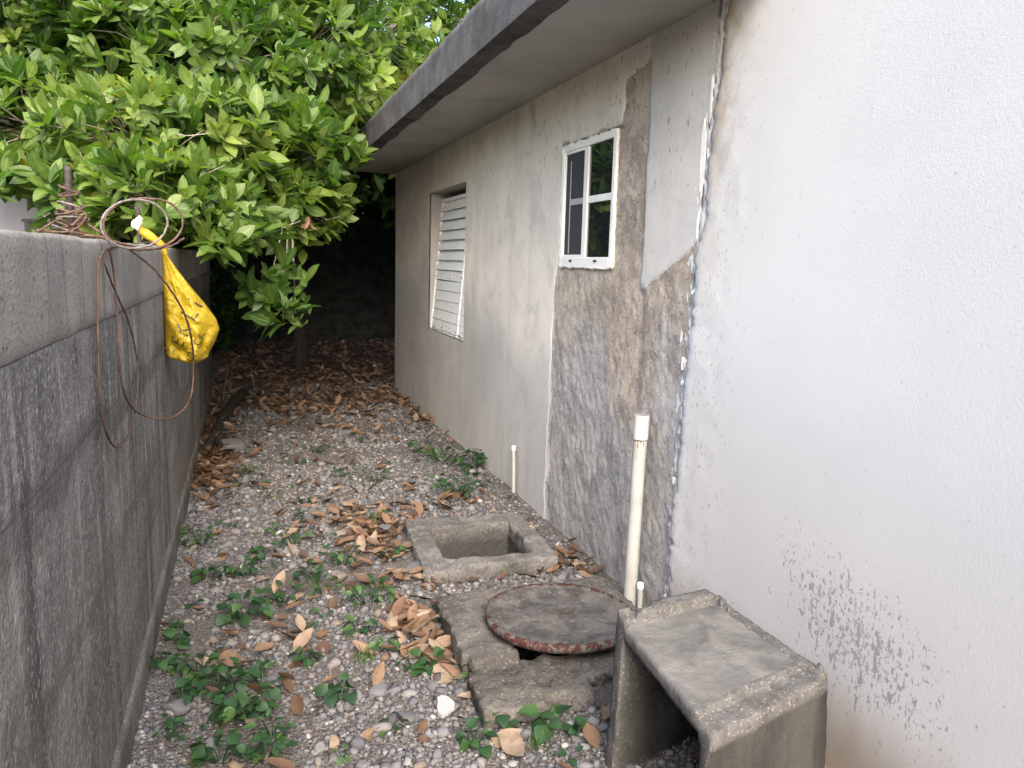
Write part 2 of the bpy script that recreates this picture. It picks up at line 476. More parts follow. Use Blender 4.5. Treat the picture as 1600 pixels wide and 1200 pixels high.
MAT['pvc_cap'] = simple('pvc_coupling', (0.40, 0.40, 0.385), 0.42, 0.45, 0.08, 14, 0.08, 0.001)
MAT['hole'] = simple('dark_lining', (0.02, 0.02, 0.02), 0.95, 0.1, 0.3, 8, 0.2, 0.003)
MAT['rebar'] = simple('rusted_rebar', (0.032, 0.024, 0.025), 0.75, 0.4, 0.4, 60, 0.4, 0.002)
MAT['wire'] = simple('rusted_wire', (0.075, 0.042, 0.028), 0.65, 0.45, 0.5, 40, 0.2, 0.001)
MAT['wire_grey'] = simple('grey_wire', (0.12, 0.108, 0.10), 0.55, 0.4, 0.35, 40, 0.1, 0.001)
M = Mat('smudged_black_print', 0.5, 0.4)
M.color(M.mix(M.rng(M.noise(60, 4), 0.50, 0.68), (0.05, 0.045, 0.025), (0.36, 0.24, 0.012)))
MAT['ink'] = M.m
MAT['tissue'] = simple('white_plastic_knot', (0.75, 0.73, 0.70), 0.5, 0.4, 0.08, 60, 0.3, 0.003)
MAT['bark'] = simple('grey_brown_bark', (0.035, 0.03, 0.026), 0.92, 0.2, 0.45, 24, 0.8, 0.008)
MAT['twig'] = simple('grey_twig', (0.20, 0.175, 0.15), 0.9, 0.2, 0.35, 40, 0.4, 0.003)
MAT['shard'] = simple('white_glazed_shard', (0.30, 0.305, 0.315), 0.7, 0.4, 0.05, 40, 0.2, 0.002)
MAT['neighbour'] = simple('pale_lilac_plaster', (0.60, 0.60, 0.64), 0.85, 0.2, 0.05, 3, 0.2, 0.003)
MAT['neighbour_grey'] = simple('grey_parapet_plaster', (0.30, 0.30, 0.31), 0.9, 0.2, 0.15, 4, 0.3, 0.003)
MAT['fruit'] = simple('dark_green_fruit_skin', (0.02, 0.045, 0.018), 0.45, 0.4, 0.3, 20, 0.1, 0.002)
MAT['dark_room'] = simple('dark_room_plaster', (0.05, 0.05, 0.055), 0.9, 0.1, 0.2, 4, 0.0)
MAT['screen'] = simple('insect_screen_mesh', (0.045, 0.046, 0.05), 0.75, 0.3, 0.12, 300, 0.1, 0.001)

M = Mat('window_glass', 0.02, 0.5)
M.color((0.012, 0.017, 0.016)); M.b.inputs['Coat Weight'].default_value = 0.6; M.b.inputs['Coat Roughness'].default_value = 0.02
M.bump(M.noise(4, 2), 0.05, 0.01)
MAT['glass'] = M.m

M = Mat('chalky_white_louver_paint', 0.7, 0.3)
c = M.mix(M.rng(M.noise(6, 4), 0.3, 0.7), (0.80, 0.83, 0.845), (0.86, 0.885, 0.89))
_x, _y, _z = M.sep()
pl = M.math('ADD', M.noise(1.0, 4, sc=(26, 26, 46)), M.math('MULTIPLY', M.rng(M.math('ABSOLUTE', M.math('SUBTRACT', _z, 0.905)), 0.0, 0.09, 1, 0), 0.11))
pl = M.math('ADD', pl, M.math('MULTIPLY', M.rng(M.math('ABSOLUTE', M.math('SUBTRACT', _z, 1.36)), 0.0, 0.04, 1, 0), 0.07))
c = M.mix(M.rng(pl, 0.655, 0.69), c, (0.20, 0.195, 0.18))
M.color(c); M.bump(M.noise(50, 3), 0.2, 0.002)
MAT['louver'] = M.m

M = Mat('yellow_thin_plastic', 0.38, 0.5)
c = M.mix(M.rng(M.noise(7, 4), 0.3, 0.7), (0.36, 0.255, 0.006), (0.45, 0.335, 0.016))
M.color(c); M.bump(M.noise(20, 4, dist=2.0), 0.8, 0.016)
tr = M.n('ShaderNodeBsdfTranslucent'); tr.inputs[0].default_value = (0.55, 0.36, 0.012, 1)
mx = M.n('ShaderNodeMixShader'); mx.inputs[0].default_value = 0.3
M.t.links.new(M.b.outputs[0], mx.inputs[1]); M.t.links.new(tr.outputs[0], mx.inputs[2]); M.t.links.new(mx.outputs[0], M.out.inputs[0])
MAT['bag'] = M.m

M = Mat('soffit_cement', 0.9, 0.2)
c = M.mix(M.rng(M.noise(1.8, 4), 0.3, 0.7), (0.36, 0.345, 0.33), (0.46, 0.445, 0.425))
_x, _y, _z = M.sep()
c = M.mix(M.math('MULTIPLY', M.rng(M.noise(3.0, 5, dist=0.5), 0.5, 0.75), 0.3), c, (0.28, 0.265, 0.25))
M.color(c); M.bump(M.noise(60, 3), 0.3, 0.003)
MAT['soffit'] = M.m
MAT['drip'] = make_rough_concrete('mouldy_drip_edge', (0.06, 0.057, 0.055), (0.13, 0.123, 0.118), spots=(0.14, 0.13, 0.12), stain=(0.025, 0.024, 0.023), stain_amt=0.6, bumpd=0.003)

M = Mat('rusty_painted_lid', 0.85, 0.3)
_n = M.noise(9, 5, dist=0.7)
c = M.mix(M.rng(_n, 0.35, 0.65), (0.048, 0.046, 0.044), (0.105, 0.10, 0.094))
rim = M.attr('rim')
red = M.math('ADD', M.math('MULTIPLY', rim, 0.24), M.math('SUBTRACT', M.noise(22, 5, dist=0.5), 0.06))
c = M.mix(M.rng(red, 0.63, 0.69), c, (0.048, 0.017, 0.014))
c = M.mix(M.math('MULTIPLY', M.rng(M.noise(45, 6, rough=0.7), 0.54, 0.64), 0.6), c, (0.18, 0.176, 0.172))
dirt = M.math('ADD', M.attr('dirt'), M.math('MULTIPLY', M.math('SUBTRACT', M.noise(40, 4), 0.5), 1.2))
c = M.mix(M.rng(dirt, 0.55, 0.8), c, (0.045, 0.038, 0.032))
M.color(c); M.bump(M.math('ADD', M.noise(60, 4), M.noise(20, 3)), 0.6, 0.004)
MAT['lid'] = M.m

MAT['leaf'] = make_leaf_mat('tree_leaf_green', [(0.0, (0.012, 0.040, 0.012)), (0.35, (0.046, 0.098, 0.018)), (0.7, (0.122, 0.185, 0.034)), (0.93, (0.205, 0.26, 0.060)), (1.0, (0.34, 0.28, 0.02))], 0.42, 0.50, (1.3, 1.6, 0.5))
MAT['weed'] = make_leaf_mat('weed_leaf_green', [(0.0, (0.017, 0.050, 0.018)), (0.5, (0.030, 0.080, 0.024)), (1.0, (0.065, 0.13, 0.032))], 0.22, 0.55)
MAT['grass'] = make_leaf_mat('grass_blade', [(0.0, (0.05, 0.10, 0.02)), (1.0, (0.16, 0.17, 0.06))], 0.2, 0.6)
MAT['dry'] = make_leaf_mat('dry_leaf_brown', [(0.0, (0.062, 0.040, 0.028)), (0.35, (0.145, 0.083, 0.048)), (0.7, (0.215, 0.140, 0.088)), (1.0, (0.29, 0.228, 0.165))], 0.10, 0.6, (1.2, 1.0, 0.7))

# ------------------------------------------------------------------ ground
WXL, WXR, CORNER = -0.36, 1.62, 8.72
PIT = [(0.86, 1.36, 3.44, 3.93), (0.94, 1.34, 2.46, 2.92)]        # openings x0,x1,y0,y1

def ground_z(x, y):
    n = (fbm(np.asarray(x) * 1.3, np.asarray(y) * 1.3, seed=3) - 0.5) * 0.05 + (fbm(np.asarray(x) * 7, np.asarray(y) * 7, seed=5, octs=3) - 0.5) * 0.025
    k = sstep(-0.36, -0.15, x) * (1 - sstep(1.45, 1.62, x))
    bank = 0.05 * (1 - k)
    back = 0.12 * sstep(8.5, 13.0, y)
    return n + bank * 0.6 + back

def build_ground():
    xs = np.unique(np.round(np.concatenate([np.linspace(-200, -10, 12), np.linspace(-8, -1, 15), np.arange(-0.6, 1.9, 0.04), np.linspace(2.2, 8, 12), np.linspace(12, 200, 12)]), 4))
    ys = np.unique(np.round(np.concatenate([np.linspace(-120, -6, 10), np.arange(-4, 1.2, 0.4), np.arange(1.2, 9.6, 0.04), np.arange(9.6, 14.5, 0.12), np.linspace(15, 250, 14)]), 4))
    for a, b, c_, d in PIT:
        xs = np.unique(np.concatenate([xs, [a, b]])); ys = np.unique(np.concatenate([ys, [c_, d]]))
    X, Y = np.meshgrid(xs, ys, indexing='ij')
    Z = ground_z(X, Y)
    V = np.stack([X, Y, Z], -1).reshape(-1, 3)
    nx, ny = len(xs), len(ys)
    I = np.arange(nx * ny).reshape(nx, ny)
    Q = np.stack([I[:-1, :-1], I[1:, :-1], I[1:, 1:], I[:-1, 1:]], -1)
    cxm = (xs[:-1] + xs[1:]) / 2; cym = (ys[:-1] + ys[1:]) / 2
    CX, CY = np.meshgrid(cxm, cym, indexing='ij')
    keep = np.ones_like(CX, bool)
    for a, b, c_, d in PIT: keep &= ~((CX > a) & (CX < b) & (CY > c_) & (CY < d))
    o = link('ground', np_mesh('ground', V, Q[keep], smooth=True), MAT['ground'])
    tag(o, 'grey brown gravelly soil ground of the narrow side yard', 'ground', kind='structure')
build_ground()

# ------------------------------------------------------------------ house on the right
house = empty('house', (WXR, 4.0, 0))
tag(house, 'single storey house with bare cement side wall, white painted wall section and flat concrete roof', 'house')
HOFF = np.array([-WXR, -4.0, 0.0])      # children are given in house space

WW = (3.265, 3.895, 1.492, 2.112)       # sliding window y0,y1,z0,z1
SW = (5.81, 7.03, 0.87, 2.11)           # louvre window

def white_edge(z, seed=11):
    z = np.asarray(z, float)
    b = np.interp(z, [0, 0.2, 0.8, 1.55, 1.75, 2.0, 2.45], [2.585, 2.578, 2.588, 2.53, 2.50, 2.475, 2.43])
    return b + (fbm(z * 6, z * 0 + 3.3, seed=seed, octs=5) - 0.5) * 0.075 + (fbm(z * 45, z * 0, seed=4) - 0.5) * 0.045

def rough_mask(y, z):
    """1 where the skim coat is missing and the rough cast shows"""
    n = (fbm(y * 9, z * 9, seed=21) - 0.5) * 0.14
    left = np.interp(z, [0, 0.1, 1.41, 1.5, 2.2, 2.45], [3.995, 3.99, 3.965, 3.93, 3.93, 3.93])
    m = sstep(0.012, -0.012, (y + n * 0.25) - left)
    top_b = np.interp(y, [2.4, 2.55, 2.72, 2.93, 2.98], [1.66, 1.62, 1.52, 1.40, 1.40])
    skim2 = sstep(-0.012, 0.012, z + n * 0.7 - top_b) * sstep(0.012, -0.012, y + n * 0.3 - 2.985)  # skim patch by the white edge
    m = m * (1 - skim2)
    above = sstep(-0.015, 0.015, z + n * 0.5 - 2.13) * sstep(-0.01, 0.01, (y + n * 0.3) - 3.22)      # skim over the window head
    m = m * (1 - above)
    top2 = sstep(-0.03, 0.03, z + n * 0.6 - 2.34 + 0.0 * y)
    return np.clip(m * (1 - top2), 0, 1)

def build_wall():
    def grid(a, b, h): return np.linspace(a, b, max(2, int(round((b - a) / h)) + 1))
    ys = np.unique(np.round(np.concatenate([[-7, -3, 0, 1.5, 2.2], grid(2.3, 4.1, 0.012), grid(4.1, CORNER, 0.06), list(WW[:2]), list(SW[:2])]), 4))
    zs = np.unique(np.round(np.concatenate([grid(-0.1, 2.46, 0.014), list(WW[2:]), list(SW[2:])]), 4))
    Y, Z = np.meshgrid(ys, zs, indexing='ij')
    R = rough_mask(Y, Z)
    flat = np.abs(Y - (WW[0] + WW[1]) / 2) < 0
    d = R * (0.009 + (fbm(Y * 34, Z * 34, seed=31, octs=2) - 0.5) * 0.009 + (fbm(Y * 6, Z * 6, seed=37, octs=2) - 0.5) * 0.008) + (1 - R) * (fbm(Y * 2, Z * 2, seed=33) - 0.5) * 0.006
    strip = sstep(0.05, 0.0, np.abs(Y - 2.98)) * R
    d += strip * 0.005
    beige = sstep(0.75, 1.75, Z + (fbm(Y * 0.9, Z * 0.9, seed=41) - 0.5) * 0.9 + (Y - 5) * -0.08)
    w_ = sstep(3.04, 2.97, Y); beige = beige * (1 - w_) + 0.28 * sstep(1.2, 1.5, Z) * w_
    brown = sstep(0.9, 1.5, Z + (fbm(Y * 5, Z * 5, seed=43) - 0.5) * 0.8 + sstep(0.35, 0.0, np.abs(Y - 3.08)) * 0.55)
    cy = np.interp(Z, [0.9, 1.5, 1.7, 2.1, 2.43], [2.60, 2.575, 2.545, 2.52, 2.50]) + (fbm(Z * 12, Z * 0, seed=51) - 0.5) * 0.03
    crack = sstep(0.006, 0.001, np.abs(Y - cy)) * sstep(1.0, 1.4, Z)
    chip = sstep(0.010, 0.003, np.abs(Z - 2.118 - (fbm(Y * 40, Y * 0, seed=6) - 0.5) * 0.012)) * sstep(3.2, 3.25, Y) * sstep(3.9, 3.86, Y)
    V = np.stack([d, Y, Z], -1).reshape(-1, 3) + np.array([0, -4.0, 0])
    ny, nz = len(ys), len(zs)
    I = np.arange(ny * nz).reshape(ny, nz)
    Q = np.stack([I[:-1, :-1], I[:-1, 1:], I[1:, 1:], I[1:, :-1]], -1)
    CY, CZ = np.meshgrid((ys[:-1] + ys[1:]) / 2, (zs[:-1] + zs[1:]) / 2, indexing='ij')
    keep = np.ones_like(CY, bool)
    for a, b, c_, e in (WW, SW): keep &= ~((CY > a) & (CY < b) & (CZ > c_) & (CZ < e))
    me = np_mesh('side_wall', V, Q[keep], smooth=True, attrs=dict(rough=R.ravel(), beige=beige.ravel(), brown=brown.ravel(), crack=np.maximum(crack, chip * 0.8).ravel(), paint=sstep(0.16, 0.0, Y - white_edge(Z)).ravel()))
    o = link('side_wall', me, MAT['wall'], house); o['label'] = 'bare cement side wall, smooth far half, rough hacked strip around the small window'
    # window reveals, rear wall, and closing shell
    mb = MB()
    def reveal(y0, y1, z0, z1, dep):
        y0 -= 4; y1 -= 4; t = 0.02
        mb.box(0.012, dep, y0 - t, y0, z0 - t, z1 + t); mb.box(0.012, dep, y1, y1 + t, z0 - t, z1 + t)
        mb.box(0.012, dep, y0, y1, z0 - t, z0); mb.box(0.012, dep, y0, y1, z1, z1 + t)
    reveal(*SW, 0.2); mb.build('window_reveal', MAT['soffit'], house); mb = MB(); reveal(*WW, 0.12); mb.build('window_reveal', MAT['soffit'], house)
    mb = MB()
    mb.box(0.02, 6.4, CORNER - 4.0 - 0.15, CORNER - 4.0 - 0.003, -0.1, 2.43)      # rear gable wall
    mb.box(6.25, 6.4, -11, CORNER - 4.15, -0.1, 2.43)
    mb.build('outer_wall', MAT['soffit'], house)
    mb = MB(); mb.box(0.9, 0.95, -3, CORNER - 4.2, 0, 2.4); mb.build('inner_wall', MAT['dark_room'], house)
build_wall()

def build_white():
    zs = np.concatenate([np.linspace(-0.08, 2.435, 260), [2.45, 2.7, 2.95]])
    ye = np.where(zs < 2.44, white_edge(zs), 2.19)
    cols = np.concatenate([np.linspace(0, 0.35, 22), [0.6, 1.0, 1.6, 2.5, 4.0, 6.5, 9.5]])
    Y = ye[None, :] - cols[:, None]; Z = np.broadcast_to(zs[None, :], Y.shape)
    X = -0.016 + (fbm(Y * 14, Z * 14, seed=61, octs=3) - 0.5) * 0.004 * sstep(0.33, 0.2, cols)[:, None] + sstep(0.03, 0.0, cols)[:, None] * 0.006
    V = np.stack([X, Y - 4.0, Z], -1)
    n0 = len(cols); nz = len(zs)
    edge = np.stack([np.full(nz, 0.012), ye - 4.0 + 0.004, zs], -1)[None]
    V = np.concatenate([edge, V], 0).reshape(-1, 3)
    I = np.arange((n0 + 1) * nz).reshape(n0 + 1, nz)
    Q = np.stack([I[:-1, :-1], I[1:, :-1], I[1:, 1:], I[:-1, 1:]], -1).reshape(-1, 4)
    o = link('white_render', np_mesh('white_render', V, Q, smooth=True), MAT['white'], house)
    o['label'] = 'white painted stucco section with ragged peeling edge and grey splashes'
    # loose flakes of white paint along the edge
    rr = random.Random(5)
    for i in range(12):
        z = rr.choice([rr.uniform(0.1, 1.75), rr.uniform(0.9, 1.6), rr.uniform(1.6, 2.0)])
        y = float(white_edge(np.array([z]))[0]) + rr.uniform(0.004, 0.05)
        w, h = rr.uniform(0.003, 0.009), rr.uniform(0.008, 0.03)
        k = rr.randint(7, 10); pts = []
        for j in range(k):
            a = 2 * math.pi * j / k; q = rr.uniform(0.55, 1.1)
            pts.append((y - 4 + math.cos(a) * w * q, z + math.sin(a) * h * q))
        mb = MB(); vs = [(-0.0015, p[0], p[1]) for p in pts] + [(0.02, p[0], p[1]) for p in pts]
        mb.add(vs, [tuple(range(k))[::-1]] + [(j, (j + 1) % k, (j + 1) % k + k, j + k) for j in range(k)])
        mb.build('paint_flake', MAT['caulk'], house)
    # one long strip of peeled white beside the crack
    for (zc, yc, w, h) in ((1.90, 2.555, 0.016, 0.15), (2.12, 2.525, 0.008, 0.09), (1.66, 2.56, 0.01, 0.05)):
        k = 14; pts = []
        for j in range(k):
            a = 2 * math.pi * j / k; q = rr.uniform(0.75, 1.1)
            pts.append((yc - 4 + math.cos(a) * w * q, zc + math.copysign(abs(math.sin(a)) ** 0.6, math.sin(a)) * h * q))
        mb = MB(); vs = [(-0.0015, p[0], p[1]) for p in pts] + [(0.02, p[0], p[1]) for p in pts]
        mb.add(vs, [tuple(range(k))[::-1]] + [(j, (j + 1) % k, (j + 1) % k + k, j + k) for j in range(k)])
        mb.build('paint_flake', MAT['caulk'], house)
build_white()

def build_roof():
    fx = 1.025 - WXR; OEND = 2.2          # eave cut short out of view to let light onto the white section
    mb = MB(); mb.box(fx, 6.7, OEND - 4.0, CORNER - 4.0 + 0.02, 2.447, 2.637); mb.box(0.0, 6.7, -12, OEND - 4.0 - 0.003, 2.447, 2.637)
    o = mb.build('roof_slab', MAT['soffit'], house)
    mb = MB(); mb.box(-0.008, 0.15, -11, OEND - 4.0 - 0.012, 2.64, 2.945); mb.build('parapet', MAT['white'], house, bevel=0.006)
    # fascia face, its own weathered skin proud of the slab, slightly uneven
    ys = np.arange(OEND, CORNER + 0.025, 0.06); zs = np.linspace(2.43, 2.640, 8)
    Y, Z = np.meshgrid(ys, zs, indexing='ij')
    Z = Z + np.where(Z > 2.6, (fbm(Y * 2.5, Y * 0, seed=71) - 0.5) * 0.02, 0)
    X = fx - 0.012 + (fbm(Y * 5, Z * 5, seed=72) - 0.5) * 0.006
    V = np.stack([X, Y - 4, Z], -1).reshape(-1, 3); ny, nz = Y.shape
    I = np.arange(ny * nz).reshape(ny, nz)
    Q = np.stack([I[:-1, :-1], I[:-1, 1:], I[1:, 1:], I[1:, :-1]], -1).reshape(-1, 4)
    # close the top and end
    top = np.stack([np.full(ny, fx + 0.05), ys - 4, np.full(ny, 2.642)], -1); b = len(V); V = np.concatenate([V, top])
    T = np.stack([I[:-1, -1], b + np.arange(ny - 1), b + 1 + np.arange(ny - 1), I[1:, -1]], -1)
    link('fascia', np_mesh('fascia', V, np.concatenate([Q, T]), smooth=True), MAT['fascia'], house)
    mb = MB(); mb.box(fx - 0.012, -0.02, OEND - 4.03, OEND - 4.002, 2.43, 2.642); mb.build('end_fascia', MAT['fascia'], house, bevel=0.004)
    # drip strip under the edge with a ragged inner margin
    ys = np.arange(OEND, CORNER + 0.02, 0.03)
    inner = 0.095 + (fbm(ys * 4, ys * 0, seed=75, octs=4) - 0.5) * 0.035
    zb = 2.432
    P = np.stack([np.full(len(ys), fx - 0.012), ys - 4, np.full(len(ys), zb)], -1)
    Qv = np.stack([fx + inner, ys - 4, np.full(len(ys), zb)], -1)
    R_ = np.stack([fx + inner + 0.004, ys - 4, np.full(len(ys), 2.45)], -1)
    V = np.concatenate([P, Qv, R_]); n = len(ys); k = np.arange(n - 1)
    F = np.concatenate([np.stack([k, k + 1, k + 1 + n, k + n], -1), np.stack([k + n, k + n + 1, k + 2 * n + 1, k + 2 * n], -1)])
    link('drip_edge', np_mesh('drip_edge', V, F), MAT['drip'], house)
build_roof()

def build_sliding_window():
    y0, y1, z0, z1 = WW; y0 -= 4; y1 -= 4
    w = empty('sliding_window', (0, 0, 0)); w.parent = house
    w['label'] = 'white vinyl sliding window with insect screen on its far half'
    mb = MB(); t = 0.030; xo, xi = -0.008, 0.05
    mb.box(xo, xi, y0, y0 + t, z0, z1); mb.box(xo, xi, y1 - t, y1, z0, z1)
    mb.box(xo, xi, y0 + t, y1 - t, z0, z0 + t + 0.02); mb.box(xo, xi, y0 + t, y1 - t, z1 - t, z1)
    mb.build('frame', MAT['vinyl'], w, bevel=0.004)
    ym = (y0 + y1) / 2 + 0.01
    zb, zt = z0 + t + 0.02, z1 - t
    mb = MB(); mb.box(xo + 0.003, xi - 0.004, ym - 0.022, ym + 0.022, zb, zt); mb.build('mullion', MAT['vinyl'], w, bevel=0.003)
    zm = (zb + zt) / 2 + 0.01
    # near half: fixed glass
    mb = MB(); mb.box(-0.001, 0.03, y0 + t, ym - 0.022, zm - 0.017, zm + 0.017); mb.build('glazing_bar', MAT['vinyl'], w, bevel=0.003)
    for a, b in ((zb, zm - 0.017), (zm + 0.017, zt)):
        mb = MB(); mb.box(0.004, 0.010, y0 + t, ym - 0.022, a, b); mb.build('pane', MAT['glass'], w)
    # far half: screen before a sash
    mb = MB(); s = 0.022
    a0, a1 = ym + 0.022, y1 - t
    mb.box(-0.003, 0.010, a0, a0 + 0.008, zb, zt); mb.box(-0.003, 0.010, a1 - 0.010, a1, zb, zt)
    mb.box(-0.003, 0.010, a0 + 0.008, a1 - 0.010, zb, zb + 0.012); mb.box(-0.003, 0.010, a0 + 0.008, a1 - 0.010, zt - 0.014, zt)
    mb.build('screen_frame', MAT['vinyl'], w, bevel=0.002)
    grey = simple('sash_seen_through_screen', (0.36, 0.36, 0.37), 0.6, 0.3, 0.06, 30, 0.0)
    mb = MB(); mb.box(0.004, 0.010, a0 + 0.008, a1 - 0.010, zb + 0.012, zt - 0.014); mb.build('insect_screen', MAT['screen'], w)
    mb = MB(); mb.box(0.0015, 0.0035, a0 + 0.008, a1 - 0.075, zm - 0.014, zm + 0.016); mb.box(0.0015, 0.0035, a1 - 0.075, a1 - 0.066, zb + 0.02, zt - 0.05)
    mb.build('sash_bar', grey, w)
    for yy in (y0 + 0.17, y1 - 0.16):
        mb = MB(); mb.box(xo - 0.004, xo + 0.004, yy - 0.016, yy + 0.016, z0 + 0.026, z0 + 0.036); mb.build('drain_cap', MAT['screen'], w)
    # ragged bead of white caulk round the frame
    rr = random.Random(8); pts = []
    for (a, b) in (((y0, z0), (y1, z0)), ((y1, z0), (y1, z1)), ((y1, z1), (y0, z1)), ((y0, z1), (y0, z0))):
        for i in range(22): 
            t_ = i / 22; pts.append((0.0, a[0] + (b[0] - a[0]) * t_ + rr.uniform(-.004, .004), a[1] + (b[1] - a[1]) * t_ + rr.uniform(-.004, .004)))
    pts.append(pts[0])
    mb = MB(); mb.tube(pts, [rr.uniform(0.006, 0.012) for _ in pts], 6, cap=False); mb.build('caulk_bead', MAT['caulk'], w, smooth=True)
build_sliding_window()

def build_louvre_window():
    y0, y1, z0, z1 = SW; y0 -= 4; y1 -= 4
    w = empty('louvre_window', (0, 0, 0)); w.parent = house
    w['label'] = 'white wooden louvre window leaning in its opening, upper slats open'
    H = z1 - z0 - 0.05
    def dep(z): return 0.015 + 0.10 * (z - z0) / H                     # leans back towards the head
    yd = y0 + 0.285                                                    # stile between the two leaves
    def panel_bar(ya, yb, za, zb, thick=0.03, name='frame', off=0.0):
        mb = MB()
        vs = []
        for zz in (za, zb):
            d = dep(zz) + off
            vs += [(d, ya, zz), (d + thick, ya, zz), (d + thick, yb, zz), (d, yb, zz)]
        mb.add(vs, [(0, 1, 2, 3), (7, 6, 5, 4), (0, 4, 5, 1), (1, 5, 6, 2), (2, 6, 7, 3), (3, 7, 4, 0)])
        return mb.build(name, MAT['louver'], w)
    ztop = z0 + H
    panel_bar(y0 + 0.002, y0 + 0.02, z0 + 0.012, ztop); panel_bar(yd - 0.012, yd + 0.014, z0 + 0.012, ztop); panel_bar(y1 - 0.02, y1 - 0.002, z0 + 0.012, ztop)
    panel_bar(y0 + 0.02, yd - 0.012, ztop - 0.03, ztop, name='rail'); panel_bar(yd + 0.014, y1 - 0.02, ztop - 0.03, ztop, name='rail')
    panel_bar(y0 + 0.02, yd - 0.012, z0 + 0.012, z0 + 0.022, name='rail'); panel_bar(yd + 0.014, y1 - 0.02, z0 + 0.012, z0 + 0.022, name='rail')
    panel_bar(y0 + 0.02, y1 - 0.02, z0 + 0.02, ztop - 0.03, 0.004, 'room_dark_sheet', 0.06).data.materials[0] = MAT['dark_room']  # dark sheet standing in for the unlit room behind the slats
    n = 13; zs0 = z0 + 0.024; hgt = (ztop - 0.032 - zs0) / n
    def slat_mesh(width, op):
        mb = MB()
        a = math.radians(26 if op else 9)
        L = hgt * (0.955 if not op else 1.06); t = 0.009
        dx, dz = -math.sin(a) * L, -math.cos(a) * L                    # hangs down and outwards
        nx, nz = math.cos(a) * t, -math.sin(a) * t
        p = [(0, 0), (dx, dz), (dx + nx, dz + nz), (nx, nz)]
        vs = [(q[0], 0, q[1]) for q in p] + [(q[0], width, q[1]) for q in p]
        mb.add(vs, [(0, 1, 2, 3), (7, 6, 5, 4), (1, 0, 4, 5), (2, 1, 5, 6), (3, 2, 6, 7), (0, 3, 7, 4)])
        me = bpy.data.meshes.new('louver'); me.from_pydata(mb.v, [], mb.f); me.update(); me.materials.append(MAT['louver']); return me
    wide_o = slat_mesh(y1 - 0.021 - (yd + 0.015), True); wide_c = slat_mesh(y1 - 0.021 - (yd + 0.015), False); nar = slat_mesh(yd - 0.013 - (y0 + 0.021), False)
    rr = random.Random(3)
    for i in range(n):
        zt = zs0 + hgt * (i + 1)
        op = i >= 6
        o = link('louver', wide_o if op else wide_c, None, w); o.location = (dep(zt) + (0.026 if op else 0.012), yd + 0.015, zt + (0.008 if op else 0.002)); o.rotation_euler = (rr.uniform(-.006, .006), rr.uniform(-.03, .03), 0)
        o = link('louver', nar, None, w); o.location = (dep(zt) + 0.012, y0 + 0.021, zt + 0.002)
build_louvre_window()

# ------------------------------------------------------------------ left boundary wall, block by block
def jitter_block(L, Hh, D, seed, big=0.004):
    """a hollow concrete block as a rough bevelled slab, face towards +x at x = 0"""
    nx, nz = max(2, int(L / 0.03)), max(2, int(Hh / 0.03))
    ys = np.linspace(0, L, nx + 1); zs = np.linspace(0, Hh, nz + 1)
    Y, Z = np.meshgrid(ys, zs, indexing='ij')
    X = (fbm(Y * 18, Z * 18, seed=seed, octs=3) - 0.5) * big * 2 + (fbm(Y * 4, Z * 4, seed=seed + 3, octs=2) - 0.5) * big
    edge = np.minimum(np.minimum(Y, L - Y), np.minimum(Z, Hh - Z))
    X = X * sstep(0.0, 0.06, edge)
    X = X - sstep(0.010, 0.0, edge) * 0.0010
    V = np.stack([X, Y, Z], -1).reshape(-1, 3); I = np.arange((nx + 1) * (nz + 1)).reshape(nx + 1, nz + 1)
    Q = np.stack([I[:-1, :-1], I[1:, :-1], I[1:, 1:], I[:-1, 1:]], -1).reshape(-1, 4)
    ring = np.concatenate([I[:, 0], I[-1, 1:], I[-2::-1, -1], I[0, -2:0:-1]])
    b = len(V); front = V[ring].copy(); back = V[ring].copy(); back[:, 0] = -D
    V = np.concatenate([V, front, back]); m = len(ring); k = np.arange(m)          # own edge points: a crisp arris
    S = np.stack([b + k, b + m + k, b + m + (k + 1) % m, b + (k + 1) % m], -1)
    return np_mesh('block', V, np.concatenate([Q, S]), smooth=True)

